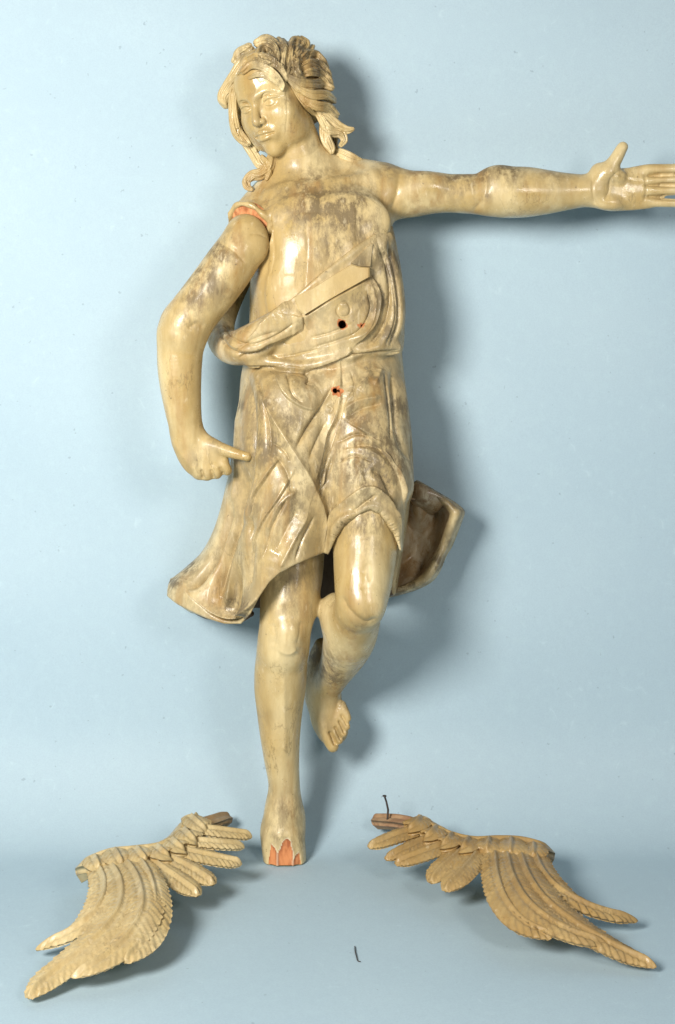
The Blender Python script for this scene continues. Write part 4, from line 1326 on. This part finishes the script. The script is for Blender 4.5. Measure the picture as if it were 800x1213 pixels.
# the carved bone of the wing and the scale-like coverts over it
feather('wing_ridge', [(91, 1029, 24, 1.0), (97, 1026, 30, 8), (109, 1020, 38, 12), (132, 1012, 42, 14), (160, 1009, 43, 16), (188, 1005, 43, 15), (210, 994, 44, 14), (224, 980, 47, 15), (234, 967, 50, 13)], FW, left, th=19, arch=5, barb=.3, seed=39, tip=.08, ragged=.02)
for i, (x0, y0, x1, y1, h0, w0) in enumerate([(226, 968, 246, 986, 52, 17), (218, 984, 234, 1000, 49, 17), (204, 996, 220, 1010, 47, 17), (186, 1004, 202, 1018, 46, 18), (162, 1006, 176, 1024, 46, 19), (136, 1008, 147, 1028, 46, 19), (112, 1016, 120, 1034, 43, 16)]):
    feather('covert', [(x0, y0, h0, w0 * .7), ((x0 * 2 + x1) / 3, (y0 * 2 + y1) / 3, h0 + 2, w0), ((x0 + x1 * 2) / 3, (y0 + y1 * 2) / 3, h0, w0), (x1, y1, h0 - 5, w0 * .8)], FW, left, th=9, arch=4, barb=1.0, freq=.5, seed=40 + i, tip=.45, ragged=.05)
feather('root_tab', [(240, 974, 40, 14), (252, 970, 40, 14), (262, 967, 38, 13), (272, 967, 34, 10)], tab_paint, left, th=14, arch=3, barb=0, seed=77, tip=.15, ragged=.05)

right = thing('carved_wing', 'ochre carved wooden wing on the paper with a nail in its root, feathers trailing right', 'wing', GP(600, 1060, 0), 'carved wings lying on the floor')
FW = paint_wing_r
for i, c in enumerate([
        [(634, 1012, 38, 14), (641, 1032, 40, 17), (660, 1055, 36, 17), (694, 1075, 26, 15), (726, 1086, 18, 13), (756, 1091, 12, 9)],
        [(616, 1012, 40, 15), (626, 1040, 43, 20), (645, 1068, 38, 22), (678, 1095, 28, 22), (714, 1117, 18, 20), (748, 1134, 10, 18), (778, 1146, 7, 14)],
        [(600, 1011, 41, 15), (607, 1040, 44, 20), (624, 1070, 40, 22), (652, 1094, 32, 21), (686, 1111, 24, 17), (722, 1121, 17, 11)],
        [(586, 1010, 41, 14), (589, 1040, 43, 17), (600, 1070, 38, 19), (622, 1096, 30, 20), (654, 1112, 25, 17)],
        [(572, 1004, 40, 14), (558, 1022, 39, 17), (542, 1040, 35, 17), (527, 1056, 29, 12)],
        [(556, 1002, 40, 14), (540, 1016, 39, 17), (524, 1030, 35, 16), (510, 1046, 29, 11)],
        [(536, 998, 41, 14), (516, 1006, 40, 18), (494, 1014, 37, 18), (468, 1024, 31, 13)],
        [(518, 992, 42, 12), (498, 999, 41, 14), (478, 1008, 38, 13), (456, 1018, 33, 9)],
        [(502, 982, 45, 13), (482, 987, 45, 17), (462, 994, 42, 16), (436, 1004, 37, 11)]]):
    feather('feather', c, FW, right, seed=i + 101, arch=6 if i < 4 else 5, freq=.36 if i < 4 else .5)
feather('wing_ridge', [(656, 1010, 24, 1.0), (650, 1008, 30, 8), (638, 1003, 38, 12), (616, 998, 42, 14), (590, 997, 43, 16), (562, 998, 43, 15), (538, 993, 44, 14), (514, 983, 47, 15), (494, 970, 50, 13)], FW, right, th=19, arch=5, barb=.3, seed=139, tip=.08, ragged=.02)
for i, (x0, y0, x1, y1, h0, w0) in enumerate([(500, 970, 482, 986, 52, 17), (518, 981, 502, 996, 49, 17), (536, 990, 522, 1005, 47, 17), (556, 995, 545, 1010, 46, 18), (580, 995, 575, 1014, 46, 19), (606, 995, 604, 1017, 46, 19), (632, 1001, 632, 1021, 43, 17)]):
    feather('covert', [(x0, y0, h0, w0 * .7), ((x0 * 2 + x1) / 3, (y0 * 2 + y1) / 3, h0 + 2, w0), ((x0 + x1 * 2) / 3, (y0 + y1 * 2) / 3, h0, w0), (x1, y1, h0 - 5, w0 * .8)], FW, right, th=9, arch=4, barb=1.0, freq=.5, seed=140 + i, tip=.45, ragged=.05)
feather('root_tab', [(492, 974, 40, 13), (474, 970, 40, 15), (458, 969, 38, 14), (442, 969, 34, 11)], raw_wood, right, th=14, arch=3, barb=0, seed=177, tip=.15, ragged=.05)
nail(right, 459, 967, 44)

# a thin dark thread on the paper in front
def thread():
    pts = cr([GP(*p) for p in ((420.5, 1121, .1), (421, 1127, .6), (422.5, 1133, .4), (424, 1138, .1), (427, 1139, .1))], 5)
    V, F = [], []
    for i, p in enumerate(pts):
        for j in range(6):
            a = j * math.pi / 3
            V.append(p + np.array([.55 * math.cos(a), 0, .55 * math.sin(a)]))
    for i in range(len(pts) - 1):
        for j in range(6):
            F.append((i * 6 + j, i * 6 + (j + 1) % 6, i * 6 + 6 + (j + 1) % 6, i * 6 + 6 + j))
    o = obj('thread', np.array(V), F, iron)
    o['label'] = 'short thin dark thread lying on the paper between the two wings'
    o['category'] = 'thread'


thread()
